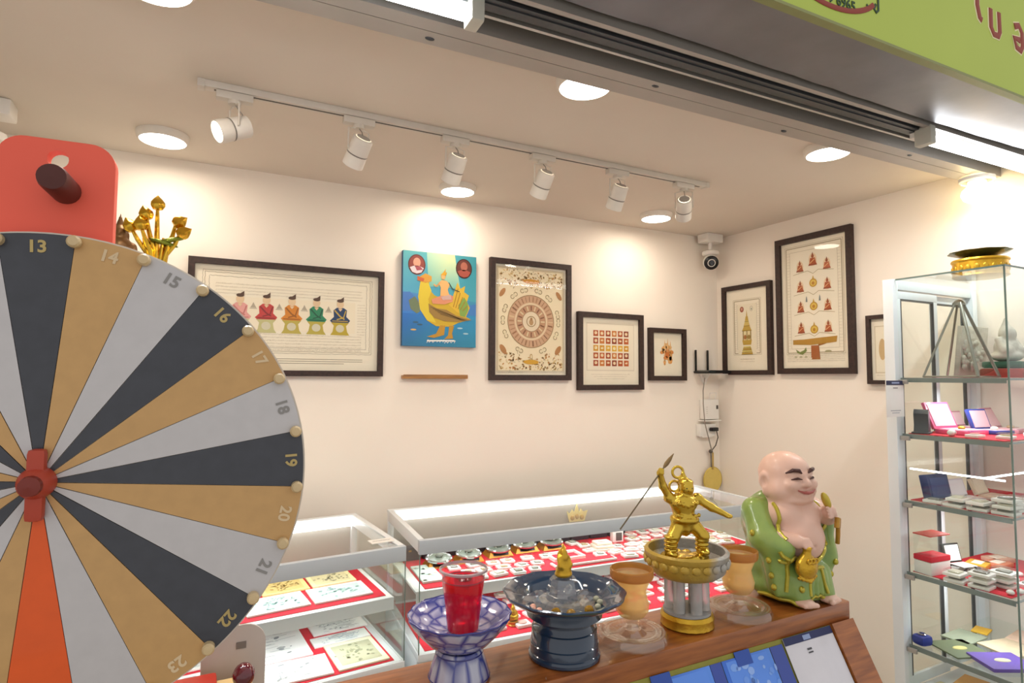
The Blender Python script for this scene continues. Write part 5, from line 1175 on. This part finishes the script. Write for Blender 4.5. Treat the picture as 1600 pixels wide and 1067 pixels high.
# larger items
t = thing('display_tray', 'white framed tray holding red cloth in the long case', 'tray', cr(.71, .235, SU_R+CT), R(-3.5))
b = MB()
for a_, c_ in (((-.075, -.05, 0), (.075, -.04, .014)), ((-.075, .04, 0), (.075, .05, .014)), ((-.075, -.04, 0), (-.065, .04, .014)), ((.065, -.04, 0), (.075, .04, .014)), ((-.003, -.04, 0), (.003, .04, .012))): b.ab(a_, c_)
b.build('rim', WHITEP, t); MB().box((0, 0, .002), (.13, .08, .004)).build('red_pad', REDCLOTH, t)
t = thing('flat_tray', 'wide flat white tray at the front of the long case shelf', 'tray', cr(.75, .14, SU_R+CT), R(-3.5))
MB().box((0, 0, .005), (.30, .05, .010), None, .004).build('tray_body', WHITEP, t); MB().box((0, 0, .0105), (.28, .036, .002)).build('red_pad', REDCLOTH, t)
t = thing('box_stack', 'pale stacked presentation box with a round charm on its lid', 'box', cr(.92, .27, SU_R+CT), R(-8))
for k, (w, h) in enumerate(((.095, .075), (.085, .066), (.075, .056))): MB().box((.002*k, .003*k, .006+.0125*k), (w, h, .011), None, .002).build('box_layer', mat('stack_cream', '#e2d5c4', .5, noise=(30, .1)), t)
MB().lathe([(.018, .0372), (.016, .041), (0, .042)], 16).build('round_charm', PINKT, t)
t = thing('paper_fold', 'pale folded certificate booklet at the left end of the shelf', 'booklet', cr(.10, .25, SU_R+CT), R(-3.5))
MB().box((0, 0, .004), (.085, .20, .008), None, .001).build('cover', mat('booklet_pale', '#cfe0d8', .5, noise=(20, .1)), t)
a = Art(); rg2 = random.Random(1)
for k in range(14): a.ell(rg2.uniform(-.035, .035), rg2.uniform(-.09, .09), .010, .008, rg2.choice(['#a8c4b8', '#e6ece4', '#c4b8a0']), 1, 8)
a.build('print', t, 0, None, (R(-90), 0, 0)).location = (0, 0, .0084)
t = thing('photo_card', 'white card with two small pictures on the floor of the long case', 'card', cr(.12, .30, ZR+CT), R(-3.5))
MB().box((0, 0, .004), (.11, .09, .008), None, .001).build('card', WHITEP, t)
for k in (-1, 1): MB().box((k*.024, 0, .009), (.034, .045, .002)).build('small_picture', mat('pic_grey', '#7f8c8a', .5, noise=(50, .3)), t)
for k, y in enumerate((.16, .08)):
    t = thing('round_box', 'round white charm box near the glass corner of the long case', 'box', cr(.09+.04*k, y, ZR+CT), 0, 'round white boxes at the case corner')
    MB().lathe([(.04, 0), (.042, .004), (.042, .016), (.038, .02), (0, .021)], 26).build('box_body', WHITEP, t); MB().lathe([(.0425, .012), (.0435, .014), (.0425, .016)], 26).build('lid_seam', SILV, t)
t = small_seated(cr(.405, .10, ZR+CT), .62, GOLDY, 'tiny golden figurine between the pedestal dishes on the case floor', 'statue', OR)
# gold emblem standing on the case back rail
t = thing('gold_emblem', 'small golden flame-shaped emblem fixed to the long case back door', 'emblem', cr(.93, .513, .888), R(-3.5)); t.scale = (1.2, 1, 1)
holed('emblem_plate', [(-.035, 0), (.035, 0), (.04, .02), (.05, .05), (.03, .045), (.018, .06), (.012, .04), (0, .085), (-.012, .045), (-.022, .06), (-.034, .04), (-.046, .055), (-.04, .02)], [], .005, mat('emblem_gold', '#f2e08a', .3, .4, noise=(40, .15)), t, 0)
for x_, z_ in ((-.022, .02), (0, .025), (.022, .02)): MB().ell((x_, -.004, z_), (.010, .004, .013), 10, 6).build('emblem_boss', GOLDY, t)

# ------------------------------------------------------------------ tall glass cabinet
CX, CY, CW, CD, CZT = 2.223, .943, .560, .351, 1.958
t = thing('tall_cabinet', 'tall glass showcase with white posts standing against the right wall', 'cabinet', (CX, CY, 0))
def P(name, a_, b_, m_=ALU, par=None, bev=.0015): return MB().ab(a_, b_, bev).build(name, m_, par or t)
P('base_cabinet', (0, 0, .06), (CW, CD, .50)); P('plinth', (.02, .02, 0), (CW-.02, CD-.02, .06), GREYST)
for x0 in (-.015, CW-.033): P('rear_post', (x0, CD-.018, .50), (x0+.033, CD+.018, CZT))
P('rear_top_rail', (.018, CD-.012, CZT-.035), (CW-.033, CD+.018, CZT))
W2 = (CW-.052)/2
for k in range(2):
    x0, x1 = .019+W2*k, .019+W2*(k+1)+(.012 if k == 0 else 0); y0 = CD-.010+.013*k
    d = P('sliding_door', (x0, y0, 1.918-.028), (x1, y0+.011, 1.918))
    P('door_rail', (x0, y0, .51), (x1, y0+.011, .545), ALU, d)
    for xx in (x0, x1-.026): P('door_stile', (xx, y0, .545), (xx+.026, y0+.011, 1.89), ALU, d)
    P('door_pane', (x0+.026, y0+.003, .545), (x1-.026, y0+.007, 1.89), PANE, d, 0)
    for xx in (x0+.026, x1-.030): P('gasket', (xx, y0-.001, .545), (xx+.004, y0+.0115, 1.89), DARKST, d, 0)
    P('gasket', (x0+.030, y0-.001, 1.884), (x1-.030, y0+.0115, 1.89), DARKST, d, 0)
P('left_glass', (.008, .006, .50), (.013, CD-.019, CZT-.006), PANE, None, 0)
P('front_glass', (.008, 0, .50), (CW, .005, CZT-.006), PANE, None, 0)
P('top_glass', (.004, 0, CZT-.005), (CW, CD-.013, CZT), PANE, None, 0)
P('glass_edge', (.005, -.001, .50), (.0075, .004, CZT), GEDGE, None, 0)
P('glass_edge', (.0, .003, CZT-.0055), (.0038, CD-.02, CZT+.0005), GEDGE, None, 0); P('glass_edge', (.0, -.0035, CZT-.0055), (CW, -.0005, CZT+.0005), GEDGE, None, 0)
SH = (1.600, 1.400, 1.165, .915, .665)
for z in SH:
    s = P('glass_shelf', (.017, .012, z-.006), (CW-.01, CD-.02, z), PANE, None, 0)
    P('shelf_edge', (.0135, .012, z-.016), (.0168, CD-.02, z+.0002), mat('shelf_edge_grey', '#7d8785', .2, coat=.5), s, 0); P('shelf_edge', (.017, .0085, z-.0065), (CW-.01, .0118, z+.0002), mat('shelf_edge_grey'), s, 0)
    P('bracket', (-.002, CD-.05, z-.022), (.0075, CD-.02, z-.007), GREYST, s, .001)
for z, x0, x1, y0, y1 in ((1.275, .02, .022, .03, .31), (1.27, .05, .40, .10, .102)):  # glowing strips added to imitate bright tube reflections in the glass
    P('reflection_streak', (x0, y0, z), (x1+.003, y1+.003, z+.005), BAR, None, 0)
for z in (1.59, 1.155, .905):
    ld = bpy.data.lights.new('cabinet_light', 'AREA'); ld.shape = 'RECTANGLE'; ld.size = .02; ld.size_y = .28; ld.energy = .9; ld.color = COOL
    lo = bpy.data.objects.new('cabinet_light', ld); COL.objects.link(lo); lo.parent = t; lo.location = (.2, .17, z-.03)
def cb(x, y, z): return (CX+x, CY+y, z)
def ccloth(z, x0, x1, y0, y1, label):
    o = MB().ab((-(x1-x0)/2, -(y1-y0)/2, 0), ((x1-x0)/2, (y1-y0)/2, .002)).build('red_cloth', REDCLOTH); o.location = cb((x0+x1)/2, (y0+y1)/2, z+.0003); tag(o, label, 'cloth')
ccloth(1.400, .03, .53, .03, .32, 'red cloth on the cabinet shelf with the pink box')
ccloth(1.165, .03, .53, .03, .32, 'red cloth on the cabinet shelf with the navy box')
ccloth(.915, .03, .53, .03, .32, 'red cloth on the cabinet shelf with the black ring box')
K = .0026
# notice card on the post
t = thing('notice_card', 'white card with navy header fixed to the cabinet post', 'card', (2.176, 1.262, 1.462), 0)
MB().ab((-.052, -.002, 0), (.052, .001, .128), .0005).build('card', WHITEP, t)
a = Art(); a.rect(-.052, .112, .052, .128, '#2b3352', 1); a.line([(-.02, .12), (.025, .12)], .006, '#9aa6c8', 2); a.line([(-.012, .102), (.016, .102)], .003, '#6a6a70', 1); a.line([(-.03, .022), (.03, .022)], .003, '#a8a8ac', 1); a.line([(-.022, .014), (.022, .014)], .003, '#b5b5b8', 1); a.build('print', t, -.0021)
# top of the cabinet
t = thing('gold_drum_dish', 'golden drum box with a dark green dish on top of the cabinet', 'dish', cb(.235, .17, CZT+.0008))
MB().lathe([(.078, 0), (.084, .004), (.081, .010), (.081, .052), (.086, .058), (.084, .064), (.0, .064)], 40).build('drum', mat('drum_gold', '#d9a62c', .3, .6, noise=(40, .3), bump=.4, bscale=80), t)
for k in range(20): g = R(18*k); MB().ell((.0815*math.cos(g), .0815*math.sin(g), .03), (.004, .009, .012), 8, 6, (0, 0, g)).build('drum_boss', GOLDY, t)
MB().lathe([(.03, .0645), (.035, .070), (.06, .078), (.09, .089), (.093, .0915), (.088, .0915), (.055, .083), (.0, .074)], 40, None, 10, .03, .07).build('dish', mat('dish_olive', '#5a5a2c', .25, .5, noise=(20, .2)), t)
# top shelf: metal-edged clear pyramid and pale figure on cushions
STEEL = mat('brushed_edge', '#8e8c82', .3, .8)
t = thing('clear_pyramid', 'clear glass pyramid with grey metal edges on the top cabinet shelf', 'ornament', cb(.20, .225, 1.6005), R(10))
ap = Vector((0, 0, .30)); cs = [Vector((-.12, -.08, .004)), Vector((.12, -.08, .004)), Vector((.12, .08, .004)), Vector((-.12, .08, .004))]
tp = [ap+Vector((sx*.012, sy*.008, -.03)) for sx, sy in ((-1, -1), (1, -1), (1, 1), (-1, 1))]
for k in range(4):
    MB().tube([cs[k], tp[k]], .0055 if k < 2 else .004, 8).build('edge_bar', STEEL, t); MB().tube([cs[k], cs[(k+1) % 4]], .0035, 8).build('base_bar', STEEL, t)
    MB().add([tuple(cs[k]), tuple(cs[(k+1) % 4]), tuple(tp[(k+1) % 4]), tuple(tp[k])], [(0, 1, 2, 3)]).build('pane', PANE, t, 0)
MB().lathe([(.02, .262), (.02, .27), (.012, .28), (.0, .285)], 16).build('finial', STEEL, t)
t = thing('stacked_cushion', 'red and dark green stacked cushions under the pale stone figure', 'cushion', cb(.42, .18, 1.6005), R(8))
MB().box((0, 0, .018), (.15, .13, .034), None, .01).build('red_cushion', mat('cushion_red', '#a8382c', .6), t); MB().box((.005, 0, .049), (.14, .12, .024), None, .008).build('green_cushion', mat('cushion_green', '#1f5a44', .5), t)
STN = mat('pale_stone', '#cdc8bc', .6, noise=(40, .2), bump=.5, bscale=60)
t = thing('stone_figure', 'pale grey carved stone figure on green cushion in the cabinet', 'statue', cb(.42, .18, 1.6622), R(-10))
pr = [Ell((0, 0, .02), (.06, .045, .022)), Ell((0, 0, .05), (.045, .035, .04)), Ell((0, -.005, .1), (.03, .026, .032)), Ell((-.03, -.02, .04), (.025, .02, .02)), Ell((.03, -.02, .04), (.025, .02, .02)), Cap((0, 0, .12), (0, 0, .16), .018, .004), Cap((-.04, 0, .08), (-.045, -.02, .04), .012), Cap((.04, 0, .08), (.045, -.02, .04), .012)]
solid('figure', pr, (-.07, -.055, -.004), (.07, .055, .168), .004, STN, t)
t = thing('relief_plaque', 'grey carved relief plaque leaning at the back of the cabinet', 'plaque', cb(.43, .29, 1.6005), 0)
MB().box((0, .01, .10), (.19, .018, .20), (R(6), 0, 0), .003).build('slab', STN, t)
rg = random.Random(8); b = MB()
for k in range(26): b.ell((rg.uniform(-.08, .08), -.002, rg.uniform(.02, .18)), (rg.uniform(.008, .02), .008, rg.uniform(.008, .018)), 8, 6)
b.build('carving', STN, t); tag(t.children[-1], kind='stuff')
# hinged boxes
def hinged(label, loc, w, d, col, inner, rz=0, open_=105, hgt=.018, extra=None):
    t = thing('hinged_box', label, 'box', loc, R(rz))
    m1 = mat('box_'+col, col, .4, noise=(20, .06), coat=.2); m2 = mat('lining_'+inner, inner, .6)
    MB().box((0, 0, hgt/2), (w, d, hgt), None, .003).build('tray', m1, t)
    MB().box((0, 0, hgt+.0008), (w*.84, d*.8, .0016)).build('lining', m2, t)
    A = R(90-open_)
    M = Matrix.Translation((0, d/2, hgt)) @ Matrix.Rotation(A, 4, 'X')
    l = MB().box((0, .006, d/2), (w, .011, d), None, .002).build('lid', m1, t); l.matrix_local = M
    l2 = MB().box((0, -.0005, d/2), (w*.84, .002, d*.82)).build('lid_lining', m2, l)
    if extra: extra(t, hgt)
    return t
def charm_in(m_): return lambda t, h: MB().ell((0, 0, h+.006), (.012, .012, .007), 10, 7).build('charm', m_, t)
hinged('open pink presentation box with clear pink lid on the cabinet shelf', cb(.165, .215, 1.4+K), .13, .10, '#d95a86', '#eeb4c4', -6, 112, .016, charm_in(GOLDY))
hinged('open navy blue presentation box beside the pink one', cb(.275, .165, 1.4+K), .09, .075, '#2b3f8c', '#d8a8b0', -10, 108, .014, charm_in(IVORY))
hinged('open red-pink presentation box by the white card on the cabinet shelf', cb(.40, .17, 1.4+K), .10, .08, '#c0788a', '#e2b8bc', 5, 115, .014, charm_in(TANT))
hinged('small rose presentation box at the back of the pink box shelf', cb(.36, .28, 1.4+K), .07, .06, '#cf8a98', '#f0ccd0', 0, 110, .014)
t = thing('watch_stand', 'dark grey curved display stand near the cabinet post', 'stand', cb(.06, .29, 1.4+K), R(20))
MB().prism([(-.025, 0), (.025, 0), (.03, .02), (.012, .075), (-.006, .085), (-.018, .07), (-.012, .03)], -.022, .022).build('body', mat('stand_dark', '#3a3e44', .4), t); MB().box((0, 0, .003), (.065, .055, .006), None, .002).build('base', mat('stand_dark'), t)
t = thing('white_capsule', 'white plastic capsule lying on the red cloth by the post', 'capsule', cb(.05, .19, 1.4+K))
MB().ell((0, 0, .011), (.018, .012, .011)).build('capsule_body', WHITEP, t); MB().lathe([(.0122, -.002), (.0128, 0), (.0122, .002)], 18, Matrix.Translation((0, 0, .011)) @ Matrix.Rotation(R(90), 4, 'Y')).build('band', SILV, t)
for k, (x, y) in enumerate(((.07, .13), (.11, .06), (.30, .07), (.46, .08), (.5, .2))):
    dup(AP[k % 4], cb(x, y, 1.4+K), .2*k, 'small white amulet case on the cabinet shelf with the pink box', 'amulet cases on the pink box shelf', .95)
# navy box shelf
z = 1.165+K
t = thing('navy_box', 'closed navy blue box tilted against the back on the cabinet shelf', 'box', cb(.11, .27, z), R(-8))
MB().box((0, .01, .046), (.105, .03, .085), (R(-12), 0, 0), .004).build('body', mat('navy_card', '#2c3a66', .4), t); MB().box((0, -.0055, .046), (.085, .002, .065), (R(-12), 0, 0)).build('front_panel', mat('navy_card2', '#34457a', .4), t)
hinged('open white certificate frame beside the navy box', cb(.20, .22, z), .10, .06, '#e4e2ea', '#f4f2f4', -6, 108, .010)
hinged('open cream certificate frame beyond the white one', cb(.33, .20, z), .10, .06, '#e0d2b8', '#efe4cc', 4, 112, .010)
t = thing('black_bracelet', 'black beaded bracelet lying before the white certificate frame', 'bracelet', cb(.17, .145, z))
for k in range(16): g = R(22.5*k); MB().ell((.032*math.cos(g), .026*math.sin(g), .006), (.0065, .0065, .006), 8, 6).build('bead', BLACKP, t)
GC = 'stacked clear cases on the navy box shelf'
def stack(x, y, z, n, label, grp, rz=0):
    for k in range(n):
        o = dup(AP[2] if k % 2 else AP[3], cb(x+rg.uniform(-.003, .003), y+rg.uniform(-.003, .003), z+.0195*k), rz+rg.uniform(-.1, .1), label, grp, (1.15, 1.25, 1))
for x, y, n in ((.05, .25, 1), (.05, .18, 2), (.05, .11, 2), (.06, .045, 3), (.13, .06, 2), (.20, .08, 2), (.27, .06, 2), (.34, .09, 1), (.42, .07, 2), (.12, .12, 1), (.27, .13, 1)): stack(x, y, z, n, 'square pale case in the stacks on the navy box shelf', GC)
# black ring box shelf
z = .915+K
t = thing('acrylic_box', 'clear acrylic box with red and white base at the post end', 'box', cb(.075, .28, z), R(-6))
MB().box((0, 0, .022), (.10, .06, .044), None, .002).build('white_base', WHITEP, t); MB().box((0, 0, .054), (.102, .062, .018), None, .002).build('red_band', REDCLOTH, t); MB().box((0, 0, .098), (.10, .06, .068)).build('clear_cover', PANE, t); MB().box((0, 0, .134), (.102, .062, .004)).build('red_lid', mat('lid_red', '#c23a34', .4), t)
hinged('open black ring box with white lining on the cabinet shelf', cb(.185, .235, z), .075, .065, '#23211f', '#efece6', -12, 104, .022)
for k, (x, y, c, l) in enumerate(((.29, .24, '#dca63a', 'yellow paper packet on the ring box shelf'), (.36, .21, '#d98a6a', 'orange-pink paper packet on the ring box shelf'), (.43, .24, '#e2b8a0', 'pale pink paper packet on the ring box shelf'))):
    t = thing('paper_packet', l, 'packet', cb(x, y, z), .2-.2*k); MB().box((0, 0, .008), (.085, .065, .016), None, .004).build('packet', mat('pk'+c, c, .6, noise=(30, .2)), t); MB().box((0, 0, .0168), (.05, .03, .0015)).build('packet_label', PAPER, t)
GD = 'stacked clear cases on the ring box shelf'
for x, y, n in ((.05, .19, 2), (.055, .12, 3), (.12, .15, 2), (.13, .09, 3), (.21, .13, 2), (.2, .05, 1)): stack(x, y, z, n, 'square pale case in the stacks on the ring box shelf', GD)
for k, (x, y) in enumerate(((.06, .045), (.10, .035), (.28, .07), (.32, .05), (.36, .09), (.40, .06), (.30, .12), (.44, .1), (.48, .07))):
    t = thing('white_pebble', 'small white round charm scattered on the red cloth', 'charm', cb(x, y, z), 0, 'white round charms on the ring box shelf'); MB().ell((0, 0, .0075), (.013, .011, .0075), 10, 7).build('charm_body', WHITEP, t); MB().ell((0, 0, .0125), (.006, .005, .004), 8, 5).build('boss', IVORY, t)
# lower shelves: flat cloth bags and papers
z = .6655
def flat(name, label, cat, x, y, z, w, h, c, rz, spot=None, th=.006):
    t = thing(name, label, cat, cb(x, y, z), R(rz)); MB().box((0, 0, th/2), (w, h, th), None, .0025).build('sheet', mat('flat_'+c, c, .6, noise=(25, .15), bump=.2), t)
    if spot: MB().lathe([(.022, 0), (.020, .002), (0, .0025)], 18, Matrix.Translation((0, 0, th)) @ Matrix.Diagonal((1.2, .6, 1, 1))).build('emblem', mat('spot_'+spot, spot, .5), t)
flat('cloth_pouch', 'grey-green flat cloth pouch with yellow emblem on the lower shelf', 'pouch', .12, .225, z, .14, .13, '#6f7a5c', -20, '#d9d08a')
flat('cloth_pouch', 'purple flat cloth pouch with cream emblem at the shelf front', 'pouch', .13, .105, z, .15, .12, '#6f58b0', -28, '#e6dfb8', .012)
flat('paper_sheet', 'cream paper sheet with print beside the purple pouch', 'paper', .28, .15, z, .14, .12, '#e2cfae', -12)
flat('paper_sheet', 'pale peach paper sheet on the lower cabinet shelf', 'paper', .43, .14, z, .13, .13, '#e6c9b0', 6)
flat('paper_sheet', 'grey-green paper sheet at the back of the lower cabinet shelf', 'paper', .24, .27, z, .13, .09, '#9aa38c', 0)
flat('paper_sheet', 'yellow paper slip at the back of the lower cabinet shelf', 'paper', .36, .27, z, .07, .05, '#e0b23c', 12)
t = thing('blue_pouch', 'small royal blue pouch with silver ring near the post', 'pouch', cb(.045, .305, z), R(-10)); MB().box((0, 0, .018), (.05, .045, .034), None, .012).build('pouch_body', mat('pouch_blue', '#28368c', .5), t); MB().lathe([(.010, .0352), (.014, .038), (.010, .040)], 18).build('ring', SILV, t)
z = .502
flat('paper_sheet', 'cream and green printed paper on the cabinet floor', 'paper', .10, .26, z, .15, .12, '#dcd6b0', 0)
flat('paper_sheet', 'orange printed paper on the cabinet floor', 'paper', .26, .25, z, .12, .10, '#e0a860', 8)
flat('paper_sheet', 'pale printed paper on the cabinet floor by the front glass', 'paper', .12, .09, z, .14, .12, '#d3d8c4', -6)
